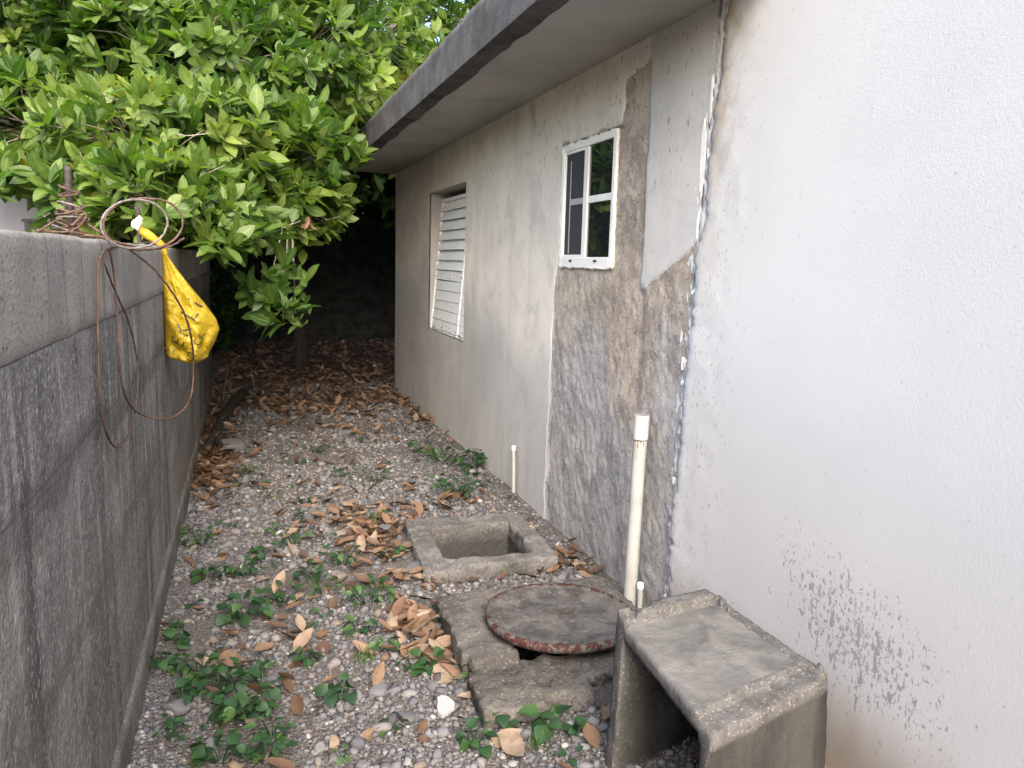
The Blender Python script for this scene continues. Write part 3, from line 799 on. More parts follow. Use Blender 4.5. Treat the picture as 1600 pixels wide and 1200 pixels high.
bwall = empty('boundary_wall', (WXL, 4.0, 0))
tag(bwall, 'low grey concrete block wall with dark vertical stains and a pale cast cap course', 'wall')
WALL_END = 9.3
def build_boundary():
    joints = [-0.12, 0.0, 0.215, 0.43, 0.64, 0.85, 1.07, 1.3185]
    mb = MB(); mb.box(-0.135, -0.0040, -7, WALL_END - 4.0 - 0.003, -0.12, 1.312); mb.build('mortar_core', MAT['block'], bwall)
    L = 0.42
    for r in range(len(joints) - 1):
        h = joints[r + 1] - joints[r] - 0.0022
        variants = [jitter_block(L - 0.0016, h, 0.02, 100 + r * 5 + k) for k in range(3)]
        y = -0.6 - (L / 2 if r % 2 else 0)
        i = 0
        while y < WALL_END - 0.05:
            wdt = min(L, WALL_END - y)
            me = variants[i % 3] if wdt > L - 0.01 else jitter_block(wdt - 0.0016, h, 0.02, 300 + r)
            o = link('block', me, MAT['block'], bwall); o.location = (random.uniform(-0.0003, 0.0003), y - 4.0, joints[r])
            y += L; i += 1
    ys = np.arange(-1, WALL_END, 0.04); zs = np.array([-0.1, 0.0, 0.04, 0.08, 0.12, 0.15, 0.165])
    Y, Z = np.meshgrid(ys, zs, indexing='ij')
    X = 0.013 + (fbm(Y * 8, Z * 12, seed=88) - 0.5) * 0.012; X[:, -1] -= 0.006
    Zt = Z + np.where(Z > 0.14, (fbm(Y * 3, Y * 0, seed=89) - 0.5) * 0.03, 0)
    V = np.stack([X, Y - 4, Zt], -1); bk = V[:, -1:].copy(); bk[:, :, 0] = -0.02; V = np.concatenate([V, bk], 1); n_, m_ = V.shape[:2]
    I = np.arange(n_ * m_).reshape(n_, m_); Q = np.stack([I[:-1, :-1], I[1:, :-1], I[1:, 1:], I[:-1, 1:]], -1).reshape(-1, 4)
    link('plinth', np_mesh('plinth', V.reshape(-1, 3), Q, smooth=True), MAT['plinth'], bwall)
    # cap course: long cast pieces with one vertical cold joint
    segs = [(-7, 0.9), (0.905, 3.94), (3.95, 6.4), (6.41, WALL_END)]
    for i, (a, b) in enumerate(segs):
        nx = int((b - a) / 0.05); ys = np.linspace(a, b, nx); zs = np.concatenate([[1.318], np.linspace(1.33, 1.52, 8), [1.532]])
        Y, Z = np.meshgrid(ys, zs, indexing='ij')
        Zt = Z + np.where(Z > 1.5, (fbm(Y * 6, Y * 0, seed=81 + i) - 0.5) * 0.012, 0)
        X = 0.004 + (fbm(Y * 9, Z * 9, seed=83 + i, octs=3) - 0.5) * 0.007 - (0.006 if i == 2 else 0)
        X[:, 0] -= 0.006; X[:, -1] -= 0.005
        V = np.stack([X, Y - 4, Zt], -1); back = V[:, -1:].copy(); back[:, :, 0] = -0.145; back2 = back.copy(); back2[:, :, 2] = 1.318
        V = np.concatenate([V, back, back2], 1); n, m = V.shape[:2]
        I = np.arange(n * m).reshape(n, m)
        Q = np.stack([I[:-1, :-1], I[1:, :-1], I[1:, 1:], I[:-1, 1:]], -1).reshape(-1, 4)
        cap0, cap1 = I[0][::-1], I[-1]
        me = np_mesh('cap_course', V.reshape(-1, 3), [Q, cap0[None, ::-1], cap1[None]], smooth=True)
        link('cap_course', me, MAT['beam'], bwall)
    # rusted starter bars cast into the cap
    for (y, x, z1) in ((2.46, -0.09, 1.73), (3.96, -0.09, 1.71)):
        mb = MB(); pts = [(x + random.uniform(-.001, .001), y - 4, 1.5 + (z1 - 1.5) * k / 16) for k in range(17)]
        mb.tube(pts, [0.0085 if k % 2 else 0.0105 for k in range(17)], 8); o = mb.build('rebar', MAT['rebar'], bwall, smooth=True)
        o['label'] = 'rusty reinforcing bar sticking up from the wall top'
build_boundary()

# ------------------------------------------------------------------ back wall in the dark
back = empty('block_wall', (2.0, 13.2, 0))
tag(back, 'dark unlit concrete block wall closing the far end of the yard', 'wall')
def build_back():
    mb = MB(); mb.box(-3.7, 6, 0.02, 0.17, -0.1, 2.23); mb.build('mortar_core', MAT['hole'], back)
    me = jitter_block(0.392, 0.19, 0.03, 501); me2 = jitter_block(0.392, 0.19, 0.03, 502)
    for r in range(11):
        for k in range(14):
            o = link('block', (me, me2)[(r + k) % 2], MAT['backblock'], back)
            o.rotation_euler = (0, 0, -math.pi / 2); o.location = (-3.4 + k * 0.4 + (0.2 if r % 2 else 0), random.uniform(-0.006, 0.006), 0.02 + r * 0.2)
build_back()

sidew = empty('light_block_wall', (5.2, 11, 0))  # unseen wall added to keep light out of the back yard
tag(sidew, 'unseen added wall behind the house corner, blocking light', 'wall')
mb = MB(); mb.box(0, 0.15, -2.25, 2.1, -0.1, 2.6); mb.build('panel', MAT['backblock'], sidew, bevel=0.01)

# ------------------------------------------------------------------ neighbour house far left
nb = empty('neighbour_house', (-5.5, 15, 0))
tag(nb, 'pale lilac plastered neighbour house beyond the boundary wall', 'house')
mb = MB(); mb.box(-5, 2.95, -2, 4, -0.1, 3.2); mb.build('wall', MAT['neighbour'], nb, bevel=0.01)
mb = MB(); mb.box(-5.3, 3.15, -2.3, 4.3, 3.203, 3.4); mb.build('roof', MAT['neighbour_grey'], nb, bevel=0.01)
mb = MB(); mb.box(-1.2, 0.0, -2.02, -1.94, 1.0, 2.0); win = mb.build('window', MAT['vinyl'], nb)
mb = MB(); mb.box(-1.13, -0.07, -2.03, -2.022, 1.07, 1.93); mb.build('pane', MAT['glass'], win)
pil = tag(empty('concrete_pillar', (-2.35, 11.4, 0)), 'grey concrete pillar before the neighbour house, its top just above the wall', 'pillar')
mb = MB(); mb.box(-0.22, 0.22, -0.2, 0.2, -0.1, 1.84); mb.build('shaft', MAT['neighbour_grey'], pil, bevel=0.015)
mb = MB(); mb.box(-0.24, 0.24, -0.22, 0.22, 1.843, 1.885); mb.build('cap', MAT['neighbour_grey'], pil, bevel=0.008)

# ------------------------------------------------------------------ voxel solids for rough cast concrete
def voxel_mesh(name, mask, cell, org, warp=None, smooth_it=3, amp=0.006, freq=22, seed=0, attr_fn=None):
    nx, ny, nz = mask.shape
    P = np.pad(mask, 1)
    keyf = lambda a, b, c_: (a * (ny + 2) + b) * (nz + 2) + c_
    quads = []
    C_ = P[1:-1, 1:-1, 1:-1]
    dirs = [((1, 0, 0), [(1, 0, 0), (1, 1, 0), (1, 1, 1), (1, 0, 1)]), ((-1, 0, 0), [(0, 0, 0), (0, 0, 1), (0, 1, 1), (0, 1, 0)]),
            ((0, 1, 0), [(0, 1, 0), (0, 1, 1), (1, 1, 1), (1, 1, 0)]), ((0, -1, 0), [(0, 0, 0), (1, 0, 0), (1, 0, 1), (0, 0, 1)]),
            ((0, 0, 1), [(0, 0, 1), (1, 0, 1), (1, 1, 1), (0, 1, 1)]), ((0, 0, -1), [(0, 0, 0), (0, 1, 0), (1, 1, 0), (1, 0, 0)])]
    for d, cs in dirs:
        nb_ = P[1 + d[0]:1 + d[0] + nx, 1 + d[1]:1 + d[1] + ny, 1 + d[2]:1 + d[2] + nz]
        idx = np.argwhere(C_ & ~nb_)
        quads.append(np.stack([keyf(idx[:, 0] + c_[0], idx[:, 1] + c_[1], idx[:, 2] + c_[2]) for c_ in cs], -1))
    K = np.concatenate(quads); uk, inv = np.unique(K, return_inverse=True); F = inv.reshape(K.shape)
    kz = uk % (nz + 2); ky = (uk // (nz + 2)) % (ny + 2); kx = uk // ((nz + 2) * (ny + 2))
    V = np.stack([kx, ky, kz], -1) * np.asarray(cell) + np.asarray(org)
    raw = V.copy()
    E = np.concatenate([F[:, [0, 1]], F[:, [1, 2]], F[:, [2, 3]], F[:, [3, 0]]]); E = np.concatenate([E, E[:, ::-1]])
    for _ in range(smooth_it):
        S = np.zeros_like(V); cnt = np.zeros(len(V))
        np.add.at(S, E[:, 0], V[E[:, 1]]); np.add.at(cnt, E[:, 0], 1)
        V = V * 0.45 + 0.55 * S / cnt[:, None]
    attrs = attr_fn(raw) if attr_fn else None
    if warp: V = warp(V)
    D = np.stack([fbm(V[:, 0] * freq + 9 * k, V[:, 1] * freq, V[:, 2] * freq, seed=seed + k * 5, octs=3) - 0.5 for k in range(3)], -1)
    V = V + D * 2 * amp
    return np_mesh(name, V, F, smooth=True, attrs=attrs)

def box_inside(g, a, b, c_, d): return (g[0] > a) & (g[0] < b) & (g[1] > c_) & (g[1] < d)

# far square collar
def build_far_collar():
    cell = 0.012
    nx, ny, nz = 57, 60, 51
    org = np.array([0.755, 3.33, -0.52])
    gx = org[0] + (np.arange(nx) + 0.5) * cell; gy = org[1] + (np.arange(ny) + 0.5) * cell; gz = org[2] + (np.arange(nz) + 0.5) * cell
    X, Y, Z = np.meshgrid(gx, gy, gz, indexing='ij')
    m = np.ones(X.shape, bool)
    m &= ~((X > 0.87) & (X < 1.33) & (Y > 3.455) & (Y < 3.90) & (Z > -0.48))
    m &= ~((Z < 0.0) & ((X < 0.83) | (X > 1.38) | (Y < 3.42) | (Y > 3.95)))
    m &= Z < 0.075 + (fbm(X * 6, Y * 6, seed=9) - 0.5) * 0.045
    ce = (fbm(X * 5, Y * 5, seed=12) - 0.5) * 0.06
    m &= ~(((X - 0.755) + (Y - 3.33) < 0.04 + ce) & (Z > -0.1))
    def warp(V):
        V = V.copy(); t = (V[:, 1] - 3.33) / 0.72
        V[:, 0] += (t * 0.05 - 0.0); V[:, 1] += (V[:, 0] - 1.1) * 0.03
        return V
    me = voxel_mesh('concrete_collar', m, cell, org, warp, 2, 0.012, 34, 3)
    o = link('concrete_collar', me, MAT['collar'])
    tag(o, 'square rough concrete collar with an open pit, farther of the two in the gravel', 'pit collar')
build_far_collar()

# near broken collar under the round lid
def build_near_collar():
    cell = 0.012
    nx, ny, nz = 66, 70, 50
    org = np.array([0.72, 2.17, -0.50])
    gx = org[0] + (np.arange(nx) + 0.5) * cell; gy = org[1] + (np.arange(ny) + 0.5) * cell; gz = org[2] + (np.arange(nz) + 0.5) * cell
    X, Y, Z = np.meshgrid(gx, gy, gz, indexing='ij')
    m = np.ones(X.shape, bool)
    m &= ~((X > 0.925) & (X < 1.35) & (Y > 2.44) & (Y < 2.94) & (Z > -0.46))
    front = Y < 2.45
    top = np.where(front, 0.075, 0.105) + (fbm(X * 7, Y * 7, seed=19) - 0.5) * 0.05
    m &= Z < top
    m &= ~((Z < 0.0) & ((X < 0.80) | (X > 1.46) | (Y < 2.26) | (Y > 3.0)))
    # bite out of the left side between the two pours, ragged front
    m &= ~((X < 0.755 + (fbm(Y * 8, Z * 8, seed=22) - 0.5) * 0.05) & (Y > 2.42) & (Y < 2.50))
    m &= ~((Y < 2.19 + (fbm(X * 5, Z * 5, seed=23) - 0.4) * 0.13) & (X > 0.95))
    m &= ~((X > 1.12) & (Y < 2.26 + (fbm(X * 6, Z * 9, seed=24) - 0.5) * 0.1) & (Z > 0.03))
    def warp(V):
        V = V.copy(); V[:, 0] += (V[:, 1] - 2.6) * 0.05
        return V
    me = voxel_mesh('broken_collar', m, cell, org, warp, 2, 0.013, 34, 13)
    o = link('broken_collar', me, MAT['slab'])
    tag(o, 'broken concrete collar under the round rusty lid, with a dark gap at its front', 'pit collar')
build_near_collar()

# round lid
def build_lid():
    cx, cy, cz = 1.15, 2.625, 0.128
    prof = [(0.0, 0.006), (0.05, 0.006), (0.10, 0.004), (0.15, 0.002), (0.19, 0.001), (0.215, 0.004), (0.228, 0.010), (0.25, 0.012), (0.272, 0.013), (0.280, 0.018), (0.291, 0.021), (0.299, 0.015), (0.300, 0.002), (0.297, -0.010), (0.28, -0.012), (0.05, -0.012), (0.0, -0.012)]
    n = 72; V = []; rim = []; dirt = []
    for r, z in prof:
        for k in range(n):
            a = 2 * math.pi * k / n
            V.append((r * math.cos(a), r * math.sin(a), z)); rim.append(1.0 if r > 0.274 else (0.3 if r > 0.225 else 0.0))
            dd = math.hypot(r * math.cos(a) - 0.03, r * math.sin(a) - 0.0)
            dirt.append(max(0, 1.0 - dd / 0.13) if z > 0 else 0)
    V = np.array(V); V[:, 2] += (fbm(V[:, 0] * 12, V[:, 1] * 12, seed=91, octs=3) - 0.5) * 0.010
    V[:, :2] *= (1 + (fbm(V[:, 0] * 9, V[:, 1] * 9, seed=92) - 0.5) * 0.02)[:, None]
    F = []
    for i in range(len(prof) - 1):
        for k in range(n): F.append((i * n + k, (i + 1) * n + k, (i + 1) * n + (k + 1) % n, i * n + (k + 1) % n))
    root = empty('manhole_lid', (cx, cy, cz)); root.rotation_euler = (math.radians(-1.0), math.radians(1.5), 0.4)
    tag(root, 'round rusty metal lid with flaking red rim, lying over the broken pit collar', 'lid')
    link('disc', np_mesh('disc', V, np.array(F), smooth=True, attrs=dict(rim=rim, dirt=dirt)), MAT['lid'], root)
    return root
build_lid()

# concrete box at lower right
def build_box():
    cell = 0.0135
    L, W, Hh = 34, 46, 36          # x (across), y (along wall), z
    gx = (np.arange(L) + 0.5) / L; gy = (np.arange(W) + 0.5) / W; gz = (np.arange(Hh) + 0.5) / Hh
    U, Vv, Z = np.meshgrid(gx, gy, gz, indexing='ij')
    m = np.ones(U.shape, bool)
    n1 = (fbm(U * 5, Vv * 5, Z * 5, seed=5) - 0.5)
    roof = 0.865 + 0 * U
    # hollow: opening towards -x
    hollow = (Vv > 0.08) & (Vv < 0.90) & (Z < 0.86) & (U < 0.90)
    corner = (Vv < 0.13) & (Z > 0.80) & ((0.13 - Vv) / 0.05 + (Z - 0.80) / 0.06 > 1.0)      # haunched near corner
    m &= ~(hollow & ~corner)
    lip_far = (Vv > 0.90) & (U < 0.90)
    lip_right = U > 0.90
    near = Vv < 0.16
    top = np.where(lip_far, 0.995 + n1 * 0.05, np.where(lip_right, 0.95 + n1 * 0.06, 0.935 + n1 * 0.02 + np.where(near, -0.25 * (0.16 - Vv) ** 1.0 * 0.6, 0)))
    m &= Z < top
    tl, tr, br, bl = np.array([0.985, 1.365]), np.array([1.43, 1.50]), np.array([1.415, 2.01]), np.array([1.037, 1.945])      # NL NR FR FL at the top
    bl_, br_, tr_, tl_ = np.array([0.996, 1.90]), np.array([1.44, 2.03]), np.array([1.45, 1.47]), np.array([0.96, 1.325])
    def warp(P):
        u = np.clip(P[:, 0], -0.05, 1.05)[:, None]; v = np.clip(P[:, 1], -0.05, 1.05)[:, None]; w = P[:, 2][:, None]
        T = (tl * (1 - u) + tr * u) * (1 - v) + (bl * (1 - u) + br * u) * v
        B = (tl_ * (1 - u) + tr_ * u) * (1 - v) + (bl_ * (1 - u) + br_ * u) * v
        xy = T * w + B * (1 - w)
        return np.concatenate([xy, w * 0.505 - 0.02], 1)
    def attrs(P):
        u, v, w = P.T
        top_ = (w > 0.88)
        skim = ((v > 0.17) & (v < 0.885) & (u < 0.885) & top_).astype(float)
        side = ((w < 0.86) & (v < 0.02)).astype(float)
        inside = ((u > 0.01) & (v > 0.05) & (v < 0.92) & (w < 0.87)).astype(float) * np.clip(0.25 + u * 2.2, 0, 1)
        return dict(skim=skim, side=side, inside=inside)
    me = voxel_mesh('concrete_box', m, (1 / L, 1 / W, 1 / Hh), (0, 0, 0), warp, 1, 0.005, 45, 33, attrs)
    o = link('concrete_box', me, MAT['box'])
    tag(o, 'hollow cast concrete box open on its left side, standing before the white wall', 'concrete box')
build_box()

# ------------------------------------------------------------------ pipes
def pipe(name, base, top, r, cap_r, cap_h, label, coupling=False):
    o = empty(name, base); tag(o, label, 'pipe')
    t = Vector(top) - Vector(base)
    mb = MB(); n = 20
    if coupling:
        mb.tube([Vector((0, 0, -0.15)), t * 0.3, t * 0.6, t * 0.9], r, n, cap=False); mb.build('pipe_body', MAT['pvc'], o, smooth=True)
        u = t.normalized(); a = t * 0.885
        mb = MB(); h = t.length - a.length
        pts = [a, a + u * 0.002, a + u * (h * 0.5), a + u * h, a + u * h, a + u * (h - 0.05)]
        mb.tube(pts, [r, cap_r, cap_r * 0.985, cap_r, cap_r - 0.004, cap_r - 0.005], n, cap=False); mb.build('coupling', MAT['pvc_cap'], o, smooth=False)
        mb = MB(); mb.tube([a + u * (h - 0.051), a + u * (h - 0.055)], cap_r - 0.004, n); mb.build('bore_disc', MAT['hole'], o)  # dark disc set inside the coupling mouth
        # drips of dark solvent below the coupling
        mb = MB()
        for ang, dl in ((3.9, 0.035), (4.3, 0.015), (3.5, 0.01), (4.7, 0.028)):
            c_, s_ = math.cos(ang), math.sin(ang)
            p = a + Vector((c_, s_, 0)) * (r + 0.0005); mb.tube([p - u * 0.001, p - u * dl * 0.6, p - u * dl], [0.0016, 0.0016, 0.0008], 5)
        arc = [a - u * 0.002 + Vector((math.cos(t_), math.sin(t_), 0)) * (r + 0.0006) for t_ in np.linspace(3.3, 5.2, 12)]
        mb.tube(arc, 0.0016, 5); mb.build('solvent_drip', MAT['ink'], o)
    else:
        mb.tube([Vector((0, 0, -0.1)), t * 0.5, t * 0.97], r, 14, cap=False); mb.build('pipe_body', MAT['pvc'], o, smooth=True)
        u = t.normalized(); a = t - u * cap_h
        mb = MB(); mb.tube([a, a + u * 0.001, a + u * (cap_h * 0.85), t], [r, cap_r, cap_r, cap_r * 0.8], 14); mb.build('end_cap', MAT['vinyl'], o)
    return o
pipe('drain_pipe', (1.548, 2.80, -0.02), (1.555, 2.79, 0.893), 0.0285, 0.0325, 0.1, 'tall thick cream plastic pipe with a coupling on top, standing against the rough wall', True)
pipe('capped_pipe', (1.585, 4.43, 0.0), (1.583, 4.455, 0.365), 0.011, 0.0135, 0.028, 'thin cream pipe with white cap at the wall foot beside the farther pit')
pipe('capped_pipe', (1.572, 2.745, 0.0), (1.57, 2.75, 0.168), 0.0115, 0.0142, 0.026, 'short thin capped pipe stub beside the tall thick pipe')

# ------------------------------------------------------------------ wire coil on the wall and the yellow bag
def build_wire():
    root = empty('wire_coil', (-0.43, 2.46, 1.535))
    tag(root, 'tangled rusty wire coil wound round a bar on the wall, loops hanging down the wall', 'wire')
    off = np.array([-0.43, 2.46, 1.535])
    def strand(pts, r, mat, name='strand', n=10):
        mb = MB(); q = [np.asarray(p) - off + RNG.normal(0, 0.0005, 3) for p in spline(pts, n)]; mb.tube(q, list(r * RNG.uniform(0.9, 1.1, len(q))), 6); o = mb.build(name, MAT[mat], root, smooth=True)
        return o
    W_ = lambda px, py: wall_at(px, py, -0.345)
    # hanging loop one, flat on the wall
    strand([wall_at(240, 378, -0.40), wall_at(190, 384, -0.36), W_(158, 400), W_(153, 480), W_(154, 560), W_(158, 640), W_(170, 685), W_(184, 699), W_(200, 680), W_(213, 630), W_(215, 570), W_(203, 510), W_(180, 455), W_(163, 410), wall_at(160, 380, -0.37)], 0.0030, 'wire')
    # hanging loop two, springing away from the wall and across the bag
    ys = np.linspace(2.35, 3.0, 16)
    px2 = [(170, 384), (178, 430), (183, 500), (186, 560), (193, 610), (206, 636), (225, 649), (250, 655), (272, 651), (290, 636), (300, 612), (302, 570), (300, 535), (290, 495), (268, 455), (238, 418), (205, 392), (185, 378)]
    pts = []
    for i, (a, b) in enumerate(px2):
        Y = 2.42 + 0.55 * min(1, i / 9) if i < 12 else 2.97 - 0.5 * (i - 11) / 6
        p = at(a, b, Y)
        if p[0] < -0.345 and p[2] < 1.54: p = wall_at(a, b, -0.345)
        pts.append(p)
    strand(pts, 0.0034, 'wire')
    # two big upright loops
    for (cx, cy, rx, ry, Y, mat, t0) in ((219, 350, 57, 40, 2.45, 'wire', 0.2), (210, 350, 52, 38, 2.42, 'wire_grey', 0.5)):
        pts = []
        for k in range(15):
            a = t0 + 2 * math.pi * k / 14 * (1.0)
            dx = rx * math.cos(a) + (10 if mat == 'wire' and math.cos(a) > 0 else 0); dy = ry * math.sin(a)
            pts.append(at(cx + dx, cy + dy + 0.06 * dx * -0.5, Y + 0.05 * math.cos(a) + (0.02 if mat == 'wire' else 0)))
        strand(pts, 0.0033, mat)
    # strands lying along the top from the tangle to the loops
    for (q, r) in (([(110, 362), (150, 370), (190, 380), (225, 388), (262, 386), (288, 372)], 0.0035), ([(82, 370), (110, 368), (160, 378), (200, 389), (235, 390), (258, 384)], 0.003),
                   ([(60, 362), (75, 352), (95, 342), (112, 352), (130, 335), (135, 348), (155, 362), (172, 384)], 0.0035), ([(58, 361), (82, 362), (105, 362), (122, 355), (134, 340), (130, 331), (118, 332)], 0.0034)):
        pts = []
        for i, (a, b) in enumerate(q):
            p = at(a, b, 2.36 + 0.02 * (i % 2) + 0.0007 * (a - 60))
            if p[2] < 1.542 and p[0] < -0.35: p[2] = 1.542
            pts.append(p)
        strand(pts, r, 'wire')
    # tight windings on the bar
    rr = random.Random(4)
    for k in range(9):
        z = 1.552 + 0.012 * k + (0.02 if k > 6 else 0); R_ = 0.048 - 0.0035 * k + rr.uniform(-.005, .006)
        tx, ty = rr.uniform(-.45, .45), rr.uniform(-.35, .35)
        pts = []
        for j in range(13):
            a = 2 * math.pi * j / 12
            pts.append((-0.448 + R_ * math.cos(a), 2.455 + R_ * 0.8 * math.sin(a), max(1.54, z + R_ * (tx * math.cos(a) + ty * math.sin(a)))))
        strand(pts, 0.0027, 'wire_grey' if k % 3 == 0 else 'wire', 'winding', 8)
build_wire()

BAG_Y = 3.93
def build_bag():
    def P(px, py): p = at(px, py, BAG_Y); return p[0], p[2]
    left = [P(*q) for q in ((253, 392), (252.5, 430), (252, 470), (253, 510), (255, 540), (259, 553), (266, 560), (280, 566))]
    right = [P(*q) for q in ((256, 391), (276, 420), (298, 448), (320, 474), (338, 498), (343, 514), (337, 532), (326, 552))]
    bot = P(300, 568)[1]
    ztop = left[0][1]
    lz = np.array([p[1] for p in left][::-1]); lx = np.array([p[0] for p in left][::-1])
    rz = np.array([p[1] for p in right][::-1]); rx = np.array([p[0] for p in right][::-1])
    n, m = 64, 40
    T = np.linspace(0, 1, n); zz = ztop + (bot - ztop) * T
    xl = np.interp(zz, lz, lx); xr = np.interp(zz, rz, rx)
    # close the bottom roundly
    mid0 = P(300, 567)[0]
    kb = np.clip((T - 0.93) / 0.07, 0, 1) ** 1.6
    xl = np.maximum(xl, -0.353)
    xl = xl + (mid0 - xl) * kb * 0.9; xr = xr + (mid0 - xr) * kb * 0.9
    def shape(x, z):
        """front surface depth offset for a point of the bag"""
        t = np.clip((z - ztop) / (bot - ztop), 0, 1)
        a = np.interp(-z, -zz, xl); b = np.interp(-z, -zz, xr)
        s = np.clip((x - a) / np.maximum(b - a, 1e-4) * 2 - 1, -1, 1)
        depth = (0.012 + 0.085 * sstep(0.0, 0.75, t)) * (1 - 0.75 * np.clip((t - 0.93) / 0.07, 0, 1) ** 2)
        y = -depth * np.sqrt(np.maximum(0, 1 - s * s * 0.98))
        pl = (np.sin(s * 11 + 2 * t) * 0.5 + np.sin(s * 23 + 5 * t + 1) * 0.3) * 0.016 * np.exp(-t * 2.2) * (1 - s * s)
        cr = (fbm(x * 14, z * 14, seed=61, octs=3) - 0.5) * 0.050 * (1 - s ** 4)
        rid = ((np.abs(fbm(x * 10 + 3 + z * 4, z * 7 - x * 3, seed=66, octs=2) - 0.5) - 0.1) * 0.14 + (np.abs(fbm(x * 24, z * 20, seed=68, octs=2) - 0.5) - 0.1) * 0.05) * (1 - s ** 4) * sstep(0.1, 0.4, t)
        return y + pl + cr - rid
    S = np.linspace(-1, 1, m)
    X = (xl[:, None] + xr[:, None]) / 2 + (xr - xl)[:, None] / 2 * np.sin(S * math.pi / 2)[None]
    Zg = np.broadcast_to(zz[:, None], X.shape)
    Yf = shape(X, Zg)
    Yb = -Yf * 0.6 + 0.0
    root = empty('plastic_bag', (-0.30, BAG_Y, ztop)); tag(root, 'yellow plastic bag with smudged black lettering, knotted to a bar and hanging over the wall', 'bag')
    off = np.array([-0.30, BAG_Y, ztop])
    Vf = np.stack([X, BAG_Y + Yf, Zg], -1).reshape(-1, 3) - off; Vb = np.stack([X, BAG_Y + Yb, Zg], -1).reshape(-1, 3) - off
    I = np.arange(n * m).reshape(n, m)
    Q = np.stack([I[:-1, :-1], I[1:, :-1], I[1:, 1:], I[:-1, 1:]], -1).reshape(-1, 4)
    V = np.concatenate([Vf, Vb]); F = np.concatenate([Q, (Q + n * m)[:, ::-1]])
    link('sack', np_mesh('sack', V, F, smooth=True), MAT['bag'], root)
    # twisted neck over the wall edge up to the knot
    neck = spline([np.array([-0.45, 3.955, 1.625]), np.array([-0.435, 3.95, 1.60]), np.array([-0.415, 3.93, 1.588]), np.array([-0.385, 3.92, 1.566]), np.array([-0.352, 3.925, 1.535]), np.array([-0.345, 3.927, 1.50]), np.array([-0.342, 3.928, 1.47])], 5)
    mb = MB(); mb.tube([p - off for p in neck], list(np.interp(np.linspace(0, 1, len(neck)), [0, 0.1, 0.3, 0.7, 1], [0.008, 0.016, 0.022, 0.017, 0.014])), 9); mb.build('neck', MAT['bag'], root, smooth=True)
    # white knot
    u = bmesh.new(); bmesh.ops.create_icosphere(u, subdivisions=3, radius=1)
    for v in u.verts:
        k = 1 + (float(fbm(np.array([v.co.x * 2.2 + 5]), np.array([v.co.y * 2.2]), np.array([v.co.z * 2.2]), seed=77)[0]) - 0.5) * 1.1
        v.co = Vector((v.co.x * 0.022 * k, v.co.y * 0.02 * k, v.co.z * 0.030 * k + max(0, v.co.x) * 0.018)) + Vector((-0.452, 3.935, 1.632)) - Vector(off)
    me = bpy.data.meshes.new('knot'); u.to_mesh(me); u.free(); o = link('knot', me, MAT['tissue'], root)
    # printing, laid on the front of the sack
    def letter(txt, px, py, hpx, ang, squash=0.8):
        cu = bpy.data.curves.new('print', 'FONT'); cu.body = txt; cu.align_x = 'CENTER'; cu.align_y = 'CENTER'; cu.size = 1.0; cu.resolution_u = 3
        ob = bpy.data.objects.new('tmp', cu); COL.objects.link(ob)
        dg = bpy.context.evaluated_depsgraph_get(); me = bpy.data.meshes.new_from_object(ob.evaluated_get(dg))
        bpy.data.objects.remove(ob); bpy.data.curves.remove(cu)
        bm = bmesh.new(); bm.from_mesh(me)
        bmesh.ops.triangulate(bm, faces=bm.faces[:]); bmesh.ops.subdivide_edges(bm, edges=bm.edges[:], cuts=1)
        c0 = P(px, py); h = hpx / F_PX * BAG_Y * 1.38
        ca, sa = math.cos(ang), math.sin(ang)
        for v in bm.verts:
            a, b = v.co.x * h * squash, v.co.y * h
            x, z = c0[0] + a * ca - b * sa, c0[1] + a * sa + b * ca
            y = float(shape(np.array([x]), np.array([z]))[0])
            v.co = Vector((x - off[0], y - 0.0022, z - off[2]))
        bm.to_mesh(me); bm.free()
        link('lettering', me, MAT['ink'], root)
    A = math.radians(62)
    letter('I', 308, 473, 24, A - math.radians(5)); letter('L', 299, 489, 24, A); letter('K', 289, 512, 22, A); letter('E', 281, 531, 20, A); letter('L', 267, 544, 16, A)
    letter('021,CA', 308, 538, 11, math.radians(63), 0.95)
build_bag()

# ------------------------------------------------------------------ stones and gravel
def ico(sub):
    bm = bmesh.new(); bmesh.ops.create_icosphere(bm, subdivisions=sub, radius=1)
    V = np.array([v.co[:] for v in bm.verts]); F = np.array([[v.index for v in f.verts] for f in bm.faces]); bm.free(); return V, F

def blocked(x, y, grow=0.0):
    b = np.zeros(np.shape(x), bool)
    for (a, c_, d, e) in ((0.76, 1.46, 3.35, 4.06), (0.74, 1.52, 2.2, 3.0)):
        b |= (x > a - grow) & (x < c_ + grow) & (y > d - grow) & (y < e + grow)
    return b

